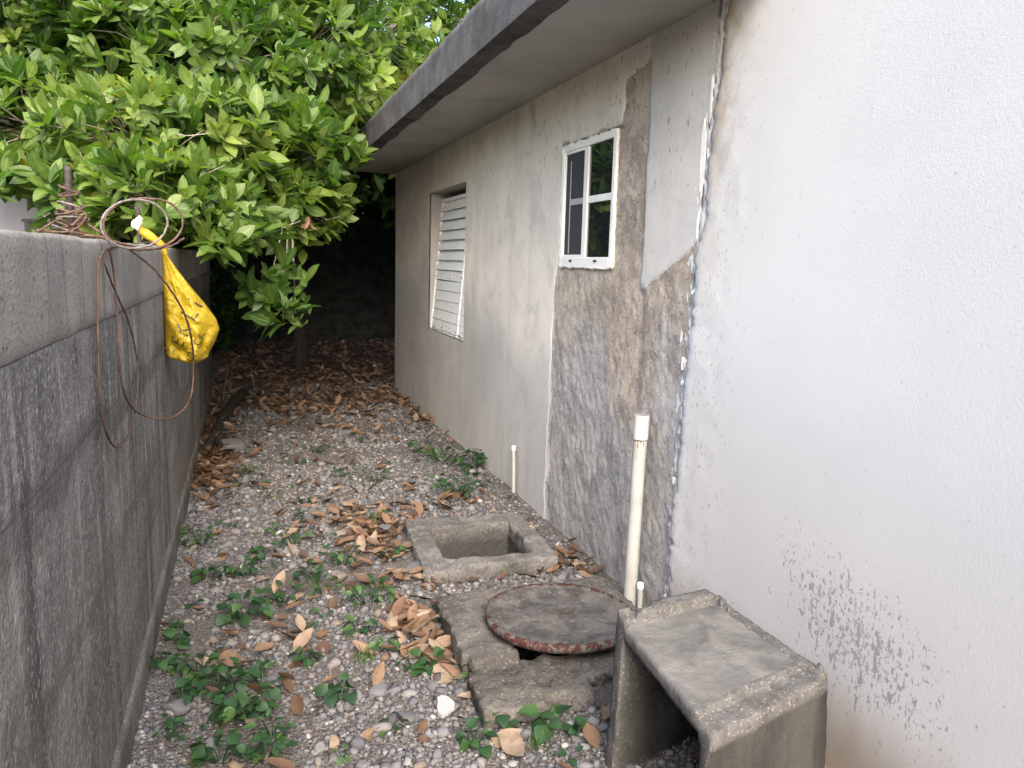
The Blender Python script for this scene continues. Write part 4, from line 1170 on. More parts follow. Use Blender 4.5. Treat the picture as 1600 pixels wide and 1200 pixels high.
def build_gravel():
    V0, F0 = ico(1)
    N = 84000
    u = RNG.random(N)
    y = 1.25 * (9.3 / 1.25) ** (u ** 0.82); x = RNG.uniform(-0.345, 1.605, N)
    dens = 0.14 + 1.0 * sstep(0.38, 0.58, fbm(x * 1.7, y * 1.7, seed=130))
    keep = (RNG.random(N) < dens) & ~blocked(x, y)
    x, y = x[keep], y[keep]; N = len(x)
    r = np.exp(RNG.normal(math.log(0.0050), 0.60, N)) * (0.8 + 0.06 * y)
    r = np.clip(r, 0.0028, 0.027)
    sc = r[:, None] * np.stack([RNG.uniform(0.8, 1.5, N), RNG.uniform(0.7, 1.1, N), RNG.uniform(0.45, 0.9, N)], -1)
    near = y < 1.8
    tint = np.clip(RNG.beta(1.5, 1.9, N), 0, 1)
    def part(sel, Vt, Ft):
        n = sel.sum(); k = len(Vt)
        P = Vt[None] * (1 + RNG.uniform(-0.38, 0.25, (n, k, 1))) * sc[sel][:, None]
        a = RNG.uniform(0, 2 * math.pi, n); t = RNG.normal(0, 0.35, n)
        ca, sa, ct, st = np.cos(a), np.sin(a), np.cos(t), np.sin(t)
        X = P[:, :, 0]; Y = P[:, :, 1] * ct[:, None] - P[:, :, 2] * st[:, None]; Z = P[:, :, 1] * st[:, None] + P[:, :, 2] * ct[:, None]
        XX = X * ca[:, None] - Y * sa[:, None]; YY = X * sa[:, None] + Y * ca[:, None]
        gz = ground_z(x[sel], y[sel])
        W = np.stack([XX + x[sel][:, None], YY + y[sel][:, None], Z + (gz + r[sel] * 0.3)[:, None]], -1)
        FF = Ft[None] + (np.arange(n) * k)[:, None, None]
        return W.reshape(-1, 3), FF.reshape(-1, 3), np.repeat(tint[sel], len(Ft))
    Va, Fa = ico(1); Vb, Fb = ico(1)
    # 20-faced chips everywhere
    W, FF, tt = part(np.ones(N, bool), *ico(1)) if False else part(np.ones(N, bool), V20, F20)
    o = link('gravel', np_mesh('gravel', W, FF, face_attrs=dict(tint=tt)), MAT['pebble'])
    tag(o, 'crushed pale limestone gravel covering the yard floor', 'gravel', kind='stuff')
_t = (1 + 5 ** 0.5) / 2
V20 = np.array([(-1, _t, 0), (1, _t, 0), (-1, -_t, 0), (1, -_t, 0), (0, -1, _t), (0, 1, _t), (0, -1, -_t), (0, 1, -_t), (_t, 0, -1), (_t, 0, 1), (-_t, 0, -1), (-_t, 0, 1)]); V20 /= np.linalg.norm(V20[0])
F20 = np.array([(0, 11, 5), (0, 5, 1), (0, 1, 7), (0, 7, 10), (0, 10, 11), (1, 5, 9), (5, 11, 4), (11, 10, 2), (10, 7, 6), (7, 1, 8), (3, 9, 4), (3, 4, 2), (3, 2, 6), (3, 6, 8), (3, 8, 9), (4, 9, 5), (2, 4, 11), (6, 2, 10), (8, 6, 7), (9, 8, 1)])
build_gravel()

def stone_mesh(seed, tint):
    V, F = ico(3)
    r = np.random.default_rng(seed)
    # knock flats off a ball so that it reads as broken rock
    for _ in range(9):
        d = r.normal(size=3); d /= np.linalg.norm(d); h = r.uniform(0.45, 0.8)
        k = V @ d; V = V - np.maximum(0, k - h)[:, None] * d[None] * 0.92
    V = V * (1 + (fbm(V[:, 0] * 3 + 9, V[:, 1] * 3, V[:, 2] * 3, seed=seed)[:, None] - 0.5) * 0.25)
    return np_mesh('stone', V, F, smooth=True, face_attrs=dict(tint=np.full(len(F), tint)))
STONES = [stone_mesh(s, t) for s, t in ((1, .22), (2, .32), (3, .42), (4, .55), (5, .76), (6, .80), (7, .48), (8, .86))]

def zone(x, y):
    """where in the yard, in words"""
    if y > 5.2: return 'far off ' + ('near the left wall' if x < 0.3 else 'near the house wall' if x > 1.1 else 'in the middle')
    if y > 3.2: return 'left of the farther pit' if x > 0.45 else 'in mid yard near the left wall' if x < 0.05 else 'in mid yard'
    if y > 2.3: return 'left of the round lid' if x > 0.45 else 'by the left wall before mid yard' if x < 0.05 else 'in the middle before mid yard'
    return 'in front of the broken collar' if x > 0.45 else 'in the foreground by the left wall' if x < 0.05 else 'in the centre foreground'

def build_stones():
    special = [(178 + 95, 1118, 24, 1, 'grey angular stone at the foot of the left wall beside the weed patch'),
               (430, 1065, 20, 0, 'flat grey stone right of the large weed patch in the foreground'),
               (700, 870, 0, 0, ''), (592, 1083, 19, 2, 'rounded grey stone below the big brown leaf heap'),
               (530, 838, 14, 5, 'white stone among brown leaves left of the far pit'),
               (600, 838, 20, 1, 'grey lump lying in the brown leaves left of the far pit'),
               (530, 910, 16, 4, 'tan stone in the middle of the weedy gravel'),
               (455, 865, 14, 3, 'pale tan stone beside the small weeds in mid yard'),
               (652, 900, 22, 0, 'grey rubble lump at the near left corner of the far pit'),
               (838, 878, 22, 3, 'tan rubble lump between the far pit and the round lid'),
               (925, 1022, 18, 4, 'brown stone between the round lid and the concrete box'),
               (690, 1140, 0, 0, ''), (360, 700, 26, 1, 'grey rubble lump beside the log along the left wall'),
               (635, 1125, 18, 0, 'dark grey flat stone left of the white shard'),
               (600, 770, 0, 0, ''), (250, 1000, 0, 0, '')]
    for px, py, w, v, lab in special:
        if not w: continue
        p = ground_at(px, py); d = p[1] * 1.05; s = w / F_PX * d * 0.9
        o = link('stone', STONES[v], MAT['pebble']); z = float(ground_z(p[0], p[1]))
        o.location = (p[0], p[1], z + s * 0.25); o.scale = (s * 1.2, s, s * 0.7); o.rotation_euler = (random.uniform(-.2, .2), random.uniform(-.2, .2), random.uniform(0, 6))
        tag(o, lab, 'stone', 'larger stones in the gravel')
    n = 0; rr = random.Random(21)
    tone = ['dark grey', 'mid grey', 'grey', 'pale grey', 'tan', 'whitish', 'plain grey', 'white']
    while n < 230:
        y = 1.5 * (8.5 / 1.5) ** (rr.random() ** 0.9); x = rr.uniform(-0.30, 1.55)
        if blocked(np.array(x), np.array(y), 0.02): continue
        s = rr.uniform(0.012, 0.024) * (0.8 + 0.08 * y)
        kk = rr.randrange(len(STONES)); o = link('stone', STONES[kk], MAT['pebble'])
        o.location = (x, y, float(ground_z(x, y)) + s * 0.25); o.scale = (s * rr.uniform(1, 1.5), s, s * rr.uniform(0.5, 0.8)); o.rotation_euler = (rr.uniform(-.3, .3), rr.uniform(-.3, .3), rr.uniform(0, 6))
        lab = '%s %s stone on the gravel %s' % ('lumpy' if s > 0.019 * (0.8 + 0.08 * y) else 'small', tone[kk], zone(x, y)); tag(o, lab, 'stone', lab)
        n += 1
build_stones()

# white shard
def build_shard():
    c = ground_at(695, 1112); rr = random.Random(2)
    k = 12; top = []; 
    rad = [1, .85, .9, 1.0, 1.05, .7, .8, 1, 1.1, .9, .75, .95]
    pts = [(math.cos(2 * math.pi * j / k) * 0.034 * rad[j], math.sin(2 * math.pi * j / k) * 0.042 * rad[j]) for j in range(k)]
    mb = MB(); vs = [(x, y, 0.022 + 0.25 * y + 0.1 * x) for x, y in pts] + [(x * 1.02, y * 1.02, 0.010 + 0.25 * y + 0.1 * x) for x, y in pts]
    mb.add(vs, [tuple(range(k)), tuple(range(2 * k - 1, k - 1, -1))] + [(j, j + k, (j + 1) % k + k, (j + 1) % k) for j in range(k)])
    o = mb.build('white_shard', MAT['shard']); o.location = (c[0], c[1], float(ground_z(c[0], c[1])) + 0.004)
    tag(o, 'white broken shard lying on the gravel in front of the broken collar', 'shard')
build_shard()

# ------------------------------------------------------------------ leaves
def leaf_template(width=0.2, fold=0.25, curl=0.25, rows=5, peak=0.45, tip=0.8):
    """along +y from 0 to 1, up +z; returns verts, faces, rib value"""
    V = [(0, 0, 0)]; rib = [1.0]
    ts = np.linspace(0, 1, rows + 2)[1:-1]
    for t in ts:
        w = width * (math.sin(math.pi * t ** (math.log(0.5) / math.log(peak))) ** tip)
        z = -curl * (t ** 2)
        V += [(-w, t, z + w * fold), (0, t, z), (w, t, z + w * fold)]; rib += [0, 1.0, 0]
    V.append((0, 1, -curl)); rib.append(0.5)
    F = [(0, 2, 1), (0, 3, 2)]; 
    for i in range(len(ts) - 1):
        a = 1 + i * 3
        F += [(a, a + 1, a + 4), (a, a + 4, a + 3), (a + 1, a + 2, a + 5), (a + 1, a + 5, a + 4)]
    a = 1 + (len(ts) - 1) * 3; e = len(V) - 1
    F += [(a, a + 1, e), (a + 1, a + 2, e)]
    return np.array(V, float), np.array(F), np.array(rib)

def place_leaves(T, pos, d, nrm, size, tint):
    V0, F0, rib = T
    n = len(pos); k = len(V0)
    d = d / np.linalg.norm(d, axis=1, keepdims=True)
    s = np.cross(d, nrm); s /= np.maximum(1e-6, np.linalg.norm(s, axis=1, keepdims=True)); u = np.cross(s, d)
    W = pos[:, None] + size[:, None, None] * (V0[None, :, 0:1] * s[:, None] + V0[None, :, 1:2] * d[:, None] + V0[None, :, 2:3] * u[:, None])
    F = F0[None] + (np.arange(n) * k)[:, None, None]
    return W.reshape(-1, 3), F.reshape(-1, 3), np.repeat(tint, k), np.tile(rib, n), s, d, u

LEAF_T = [leaf_template(0.22, 0.24, 0.14, 3, 0.52), leaf_template(0.235, 0.16, 0.26, 3, 0.55), leaf_template(0.205, 0.34, 0.08, 3, 0.5)]
LEAF_HI = [leaf_template(0.22, 0.24, 0.14, 6, 0.52), leaf_template(0.235, 0.16, 0.26, 6, 0.55), leaf_template(0.205, 0.34, 0.08, 6, 0.5)]

def sprays(centers, outward, tints, nleaf=(7, 11), size=(0.085, 0.14), rng=RNG, droop=0.15):
    pos, dd, nn, sz, tt = [], [], [], [], []
    for c, o, t in zip(centers, outward, tints):
        ax = o * 0.55 + np.array([0, 0, 0.55]) + rng.normal(0, 0.35, 3); ax /= np.linalg.norm(ax)
        e1 = np.cross(ax, [0.3, 0.5, 0.2]); e1 /= np.linalg.norm(e1); e2 = np.cross(ax, e1)
        n = rng.integers(*nleaf); s0 = rng.uniform(*size); ph = rng.uniform(0, 6.28)
        for k in range(n):
            a = ph + k * 2.4 + rng.normal(0, 0.25); el = rng.uniform(0.35, 1.35) if k < n - 2 else rng.uniform(0.1, 0.5)
            rad = e1 * math.cos(a) + e2 * math.sin(a)
            d = ax * math.cos(el) + rad * math.sin(el) - np.array([0, 0, droop]) + rng.normal(0, 0.08, 3)
            nr = ax * math.sin(el) - rad * math.cos(el) + np.array([0, 0, 0.3]) + rng.normal(0, 0.15, 3)
            pos.append(c - ax * 0.09 * (1 - k / n) + rng.normal(0, 0.008, 3)); dd.append(d); nn.append(nr)
            sz.append(s0 * rng.uniform(0.75, 1.15)); tt.append(np.clip(t + rng.normal(0, 0.07), 0, 0.97) if rng.random() > 0.0004 else 1.0)
    return np.array(pos), np.array(dd), np.array(nn), np.array(sz), np.array(tt)

def lobe_points(c, r, spacing, rng, inner=0.25):
    c = np.asarray(c); r = np.asarray(r, float) * np.ones(3)
    area = 4 * math.pi * ((r[0] * r[1]) ** 1.6 / 3 + (r[0] * r[2]) ** 1.6 / 3 + (r[1] * r[2]) ** 1.6 / 3) ** (1 / 1.6)
    n = int(area / spacing ** 2)
    d = rng.normal(size=(n, 3)); d /= np.linalg.norm(d, axis=1, keepdims=True)
    bumps = 1 + 0.35 * (fbm(d[:, 0] * 2.2 + c[0] * 3, d[:, 1] * 2.2 + c[1] * 3, d[:, 2] * 2.2 + c[2], seed=151) - 0.5)
    q = np.where(rng.random(n) < inner, rng.uniform(0.45, 0.85, n), rng.uniform(0.86, 1.04, n)) * bumps
    return c + d * r * q[:, None], d

tree = empty('broadleaf_tree', (0.67, 10.3, 0))
tag(tree, 'broad leaved green tree spilling over the wall and roof end, one bough hanging low', 'tree')
TOFF = np.array([0.67, 10.3, 0.0])

def build_tree():
    rng = np.random.default_rng(77)
    # lobes: pixel of the centre, depth, radii, mean tint, spacing, tagged front lobes
    L = []
    def lobe(px, py, Y, r, tint, sp=0.15): L.append((at(px, py, Y), r, tint, sp))
    lobe(70, 210, 6.0, (0.62, 0.5, 0.42), 0.60)
    lobe(70, 315, 5.2, (0.48, 0.4, 0.24), 0.66, 0.12)
    lobe(215, 225, 5.4, (0.55, 0.5, 0.36), 0.68)
    lobe(255, 320, 4.9, (0.42, 0.4, 0.30), 0.70, 0.12)
    lobe(355, 225, 5.6, (0.55, 0.5, 0.40), 0.66)
    lobe(350, 335, 5.0, (0.36, 0.35, 0.24), 0.66, 0.12)
    lobe(455, 250, 5.9, (0.48, 0.45, 0.42), 0.65)
    lobe(510, 215, 7.4, (0.42, 0.4, 0.36), 0.55)
    lobe(455, 320, 5.8, (0.34, 0.35, 0.24), 0.60, 0.12)
    lobe(560, 185, 7.7, (0.36, 0.35, 0.34), 0.60)
    lobe(620, 130, 8.6, (0.50, 0.5, 0.40), 0.66)
    lobe(340, 385, 4.7, (0.18, 0.2, 0.13), 0.68, 0.10)
    lobe(300, 100, 6.3, (0.80, 0.6, 0.50), 0.58)
    lobe(150, 110, 6.9, (0.60, 0.6, 0.42), 0.50)
    lobe(470, 90, 6.9, (0.75, 0.6, 0.55), 0.62)
    lobe(585, 60, 8.3, (0.75, 0.6, 0.55), 0.60, 0.18)
    lobe(690, 30, 9.4, (0.70, 0.6, 0.45), 0.55, 0.20)
    lobe(420, -40, 7.0, (1.0, 0.7, 0.50), 0.55)
    lobe(200, 5, 6.6, (0.70, 0.6, 0.36), 0.55)
    lobe(10, 40, 7.2, (0.65, 0.6, 0.45), 0.45)
    lobe(620, -60, 9.0, (1.0, 0.7, 0.5), 0.5, 0.26)
    lobe(-60, 200, 6.4, (0.6, 0.6, 0.5), 0.5)
    front = len(L)
    # canopy that roofs the yard behind, thickened and lowered to block light
    for c, r in (((-1.6, 8.4, 2.9), (1.2, 1.2, 0.9)), ((-0.2, 8.6, 2.85), (1.1, 1.2, 0.8)), ((0.6, 10.2, 2.75), (1.5, 1.4, 0.8)), ((2.0, 10.4, 3.2), (1.4, 1.5, 1.0)), ((3.6, 10.8, 3.3), (1.5, 1.7, 1.1)),
                 ((-1.6, 10.6, 3.0), (1.5, 1.5, 1.1)), ((0.8, 12.0, 2.7), (1.8, 1.2, 0.7)), ((2.6, 11.4, 2.7), (1.5, 1.3, 0.7)), ((-3.2, 9.4, 3.0), (1.3, 1.4, 1.1)), ((2.9, 12.5, 3.2), (1.6, 1.3, 1.0)), ((-1.2, 12.6, 2.9), (1.6, 1.2, 1.1)), ((4.6, 9.6, 3.2), (1.2, 1.2, 0.9))):
        L.append((np.array(c), r, 0.3, 0.17))
    P_, O_, T_, owner = [], [], [], []
    for i, (c, r, t, sp) in enumerate(L):
        p, d = lobe_points(c, r, sp, rng, 0.3 if i < front else 0.5)
        tn = t + (fbm(p[:, 0] * 1.8, p[:, 1] * 1.8, p[:, 2] * 1.8, seed=161) - 0.5) * 0.9 + rng.normal(0, 0.12, len(p)) - 0.04
        P_.append(p); O_.append(d); T_.append(np.clip(tn, 0.03, 0.95)); owner += [i] * len(p)
    # the low bough that hangs in the passage
    hp = []
    for px, py, Y in ((395, 455, 5.1), (420, 430, 5.1), (445, 415, 5.15), (465, 430, 5.1), (430, 470, 5.0), (455, 475, 5.0), (405, 490, 5.05), (425, 500, 4.95), (460, 500, 5.0), (440, 455, 4.95), (475, 470, 5.1), (412, 465, 4.95), (385, 440, 5.2)):
        hp.append(at(px, py, Y))
    hp = np.array(hp)
    P_.append(hp); O_.append(np.tile([0.0, -0.8, -0.5], (len(hp), 1))); T_.append(rng.uniform(0.28, 0.5, len(hp))); owner += [900] * len(hp)
    C = np.concatenate(P_); O = np.concatenate(O_); T = np.concatenate(T_); owner = np.array(owner)
    # keep clear of the house, the walls and the roof slab
    ok = ~((C[:, 0] > 0.86) & (C[:, 1] < CORNER + 0.12) & (C[:, 2] < 2.80))
    ok &= ~((C[:, 0] < -0.18) & (C[:, 0] > -0.70) & (C[:, 1] < WALL_END + 0.1) & (C[:, 2] < 1.68) & (owner != 900))
    ok &= ~((C[:, 1] > 12.9)) & (C[:, 2] > 1.05)
    ok &= ~((C[:, 0] > -0.5) & (C[:, 0] < 1.65) & (C[:, 1] < 8.0) & (C[:, 2] < 1.55) & (owner != 900))
    qx, qy, _ = project(C)
    ok &= ~((qx < 62) & (qy > 285) & (qy < 372))          # the gap in which the neighbour's wall shows
    C, O, T, owner = C[ok], O[ok], T[ok], owner[ok]
    isf = (owner < front) | (owner == 900)
    pf = sprays(C[isf], O[isf], T[isf], (7, 12), (0.11, 0.18), rng)
    pb = sprays(C[~isf], O[~isf], T[~isf], (6, 9), (0.17, 0.25), rng)
    # choose the 300 leaves that show largest
    pos, d, nr, sz, tt = pf
    dn = d / np.linalg.norm(d, axis=1, keepdims=True)
    mid = pos + dn * sz[:, None] * 0.5
    px, py, dep = project(mid)
    vis = (px > 4) & (px < 1596) & (py > 4) & (py < 1196)
    cell = (np.floor(px / 7).astype(np.int64) * 1000 + np.floor(py / 7).astype(np.int64))
    order = np.argsort(dep); seen = {}; first = np.zeros(len(dep), bool)
    for i in order:
        if vis[i] and cell[i] not in seen: seen[cell[i]] = i; first[i] = True
    s_ = np.cross(dn, nr); s_ /= np.linalg.norm(s_, axis=1, keepdims=True); un = np.cross(s_, dn)
    vd = mid - EYE; vd /= np.linalg.norm(vd, axis=1, keepdims=True)
    show = sz ** 2 / dep ** 2 * np.abs((un * vd).sum(1)) * first
    pick = np.argsort(-show)[:296]
    mask = np.zeros(len(pos), bool); mask[pick] = True
    meshes = {}
    for i in pick:
        k = int(i % 3); b = round(float(tt[i]) * 9) / 9
        if (k, b) not in meshes:
            V0, F0, rib = LEAF_HI[k]
            meshes[(k, b)] = np_mesh('leaf', V0, F0, smooth=True, attrs=dict(tint=np.full(len(V0), b), rib=rib)); meshes[(k, b)].materials.append(MAT['leaf'])
        o = link('leaf', meshes[(k, b)], None, tree)
        p = pos[i] - TOFF; Mx = np.stack([s_[i], dn[i], un[i]], 1) * sz[i]
        o.matrix_local = Matrix([[Mx[r][0], Mx[r][1], Mx[r][2], p[r]] for r in range(3)] + [[0, 0, 0, 1]])
    Vs, Fs, Ts, Rs, base = [], [], [], [], 0
    for (q, m_) in ((pf, ~mask), (pb, np.ones(len(pb[0]), bool))):
        idx = np.where(m_)[0]
        for k in range(3):
            j = idx[idx % 3 == k]
            W, F, t_, r_, _, _, _ = place_leaves(LEAF_T[k], q[0][j], q[1][j], q[2][j], q[3][j], q[4][j])
            Vs.append(W); Fs.append(F + base); Ts.append(t_); Rs.append(r_); base += len(W)
    V = np.concatenate(Vs) - TOFF
    print('tree leaves', len(pf[0]), len(pb[0]))
    o = link('crown', np_mesh('crown', V, np.concatenate(Fs), smooth=True, attrs=dict(tint=np.concatenate(Ts), rib=np.concatenate(Rs))), MAT['leaf'], tree); o['kind'] = 'stuff'
    # trunk and limbs
    mb = MB(); tp = spline([(0, 0, -0.1), (0.02, 0, 0.7), (-0.03, 0.03, 1.4), (0.03, 0.0, 2.0), (0.0, -0.05, 2.5)], 6)
    mb.tube(tp, list(np.linspace(0.10, 0.06, len(tp))), 12); mb.build('trunk', MAT['bark'], tree, smooth=True)
    fork = np.array([0.0, -0.05, 2.45])
    for i in list(range(front)) + [front, front + 2, front + 5, front + 7]:
        if L[i][0][2] < 1.9: continue
        c = L[i][0] - TOFF; mid = fork * 0.45 + c * 0.55 + np.array([rng.uniform(-.2, .2), 0, rng.uniform(0.0, 0.3)])
        pts = spline([fork, fork * 0.75 + c * 0.25 + np.array([0, 0, 0.15]), mid, c], 5)
        mb = MB(); mb.tube(pts, list(np.linspace(0.035, 0.006, len(pts))), 6); mb.build('limb', MAT['bark'], tree, smooth=True)
    # twigs from the lobe hearts out to the sprays
    mb = MB(); cnt = 0
    for c, ow in zip(C, owner):
        if ow >= front or rng.random() > 0.35: continue
        h = L[ow][0]; p0 = h + (c - h) * 0.35; m_ = (p0 + c) / 2 + rng.normal(0, 0.035, 3)
        mb.tube([p0 - TOFF, m_ - TOFF, c - TOFF], [0.006, 0.004, 0.002], 4, cap=False); cnt += 1
    o = mb.build('twig', MAT['twig'], tree); o['kind'] = 'stuff'
    # bough down into the passage
    b0 = L[8][0] - TOFF
    for tgt in ((445, 450, 5.05), (415, 480, 5.02), (462, 490, 5.05)):
        e = at(*tgt) - TOFF; mb = MB()
        mb.tube(spline([b0, b0 * 0.5 + e * 0.5 + np.array([0, 0.05, 0.06]), e], 6), list(np.linspace(0.010, 0.003, 13)), 5); mb.build('limb', MAT['twig'], tree, smooth=True)
    # bare grey twigs showing in front of the leaves
    for q in (((262, 243, 5.15), (292, 220, 5.0), (318, 203, 4.95)), ((265, 208, 5.1), (290, 212, 4.95), (330, 208, 4.95)), ((300, 285, 4.75), (330, 268, 4.7), (352, 258, 4.75)), ((365, 395, 4.75), (350, 405, 4.7), (368, 418, 4.7)), ((470, 345, 5.4), (430, 360, 5.3), (395, 372, 5.2))):
        mb = MB(); mb.tube([p - TOFF for p in spline([at(*z) for z in q], 5)], [0.0035] * 5 + [0.0028] * 5 + [0.002], 5); mb.build('limb', MAT['twig'], tree, smooth=True)
    # one dark fruit hanging at the left
    c = at(4, 274, 5.3) - TOFF
    mb = MB(); mb.lathe([(0.002, 0.07), (0.02, 0.062), (0.045, 0.035), (0.055, 0.0), (0.048, -0.035), (0.025, -0.06), (0.002, -0.068)], c[0], c[1], 16, c[2]); mb.build('fruit', MAT['fruit'], tree, smooth=True)
    # a withered brown leaf cluster
    V0, F0, rib = leaf_template(0.14, 0.9, 0.5, 5)
    me = np_mesh('withered_leaf', V0, F0, smooth=True, attrs=dict(tint=np.full(len(V0), 0.35), rib=rib * 0)); me.materials.append(MAT['dry'])
    for k in range(5):
        o = link('withered_leaf', me, None, tree); p = at(482 + rng.uniform(-3, 3), 338, 5.5 + 0.03 * k) - TOFF
        o.location = p; o.scale = (0.12,) * 3; o.rotation_euler = (math.radians(-90 + rng.uniform(-20, 20)), rng.uniform(-.5, .5), rng.uniform(0, 6))
build_tree()

def build_far_tree():
    rng = np.random.default_rng(99)
    t = empty('dark_tree', (-3.4, 11.5, 0)); tag(t, 'darker dense tree behind the broad leaved one, at the upper left', 'tree')
    off = np.array([-3.4, 11.5, 0])
    Ps, Os, Ts = [], [], []
    for c, r in (((-2.6, 10.2, 3.5), (0.9, 0.8, 0.7)), ((-1.7, 10.5, 4.1), (1.1, 0.9, 0.8)), ((-3.3, 11.0, 4.4), (1.3, 1.1, 1.0)), ((-2.2, 11.5, 5.0), (1.4, 1.2, 1.0)), ((-3.8, 11.6, 3.3), (1.0, 1, 0.9))):
        p, d = lobe_points(c, r, 0.17, rng, 0.35); Ps.append(p); Os.append(d); Ts.append(rng.uniform(0.0, 0.35, len(p)))
    q = sprays(np.concatenate(Ps), np.concatenate(Os), np.concatenate(Ts), (7, 10), (0.10, 0.16), rng)
    W, F, t_, r_, _, _, _ = place_leaves(LEAF_T[0], *q)
    o = link('crown', np_mesh('crown', W - off, F, smooth=True, attrs=dict(tint=t_, rib=r_)), MAT['leaf'], t); o['kind'] = 'stuff'
    mb = MB(); tp = spline([(0, 0, -0.1), (0.05, 0, 1.2), (0.1, 0, 2.4), (0.6, -0.5, 3.8)], 6); mb.tube(tp, list(np.linspace(0.16, 0.05, len(tp))), 10); mb.build('trunk', MAT['bark'], t, smooth=True)
build_far_tree()

def build_shrubs():
    rng = np.random.default_rng(41)
    specs = [((-1.5, 11.2), (0.9, 1.2, 1.3), 'added dark shrub past the end of the boundary wall, blocking stray light'),  # dense shrub added to stop light leaking past the wall end
             ((-1.35, 7.0), (0.45, 1.6, 1.0), 'low green shrub behind the boundary wall under the tree'),
             ((-2.5, 8.4), (0.8, 1.0, 0.9), 'dark green shrub in front of the neighbour house pillar'),
             ((-0.55, 12.1), (0.55, 0.8, 1.3), 'added dark shrub by the far end wall, blocking light beside the tree trunk')]  # second shrub added against light leaking in at the far end
    for (x, y), r, lab in specs:
        t = empty('shrub', (x, y, 0)); tag(t, lab, 'shrub'); off = np.array([x, y, 0])
        p, d = lobe_points((x, y, r[2] * 0.75), (r[0], r[1], r[2] * 0.75), 0.2, rng, 0.4); k = p[:, 2] > 0.08; p, d = p[k], d[k]
        q = sprays(p, d, rng.uniform(0.0, 0.3, len(p)), (6, 9), (0.14, 0.2), rng)
        W, F, t_, r_, _, _, _ = place_leaves(LEAF_T[0], *q)
        o = link('foliage', np_mesh('foliage', W - off, F, smooth=True, attrs=dict(tint=t_, rib=r_)), MAT['leaf'], t); o['kind'] = 'stuff'
        mb = MB()
        for k in range(6):
            e = np.array([rng.uniform(-.6, .6) * r[0], rng.uniform(-.6, .6) * r[1], r[2] * 1.1]); mb.tube([np.array([0, 0, -0.05]) + e * 0.05 * np.array([1, 1, 0]), e * np.array([0.4, 0.4, 0.5]), e], [0.02, 0.014, 0.006], 5)
        mb.build('stem', MAT['bark'], t, smooth=True)
build_shrubs()

# ------------------------------------------------------------------ fallen leaves
DRY_MESH = []
for k, (w, fo, cu) in enumerate(((0.22, 0.35, -0.15), (0.24, 0.2, -0.35), (0.20, 0.75, -0.1), (0.25, -0.2, 0.15), (0.22, 0.3, 0.3), (0.20, 1.0, -0.4))):
    for tnt in (0.12, 0.4, 0.68, 0.95):
        V0, F0, rib = leaf_template(w, fo, cu, 6)
        V0[:, 1] -= 0.5
        V0[:, 0] += 0.05 * np.sin(V0[:, 1] * 5 + k); V0[:, 2] += 0.03 * np.sin(V0[:, 1] * 9 + k * 2) + 0.05 * V0[:, 0] * np.sin(V0[:, 1] * 7 + k)
        V0[:, 2] -= V0[:, 2].min()
        me = np_mesh('fallen_leaf', V0, F0, smooth=True, attrs=dict(tint=np.full(len(V0), tnt), rib=rib * 0.6)); me.materials.append(MAT['dry']); DRY_MESH.append(me)

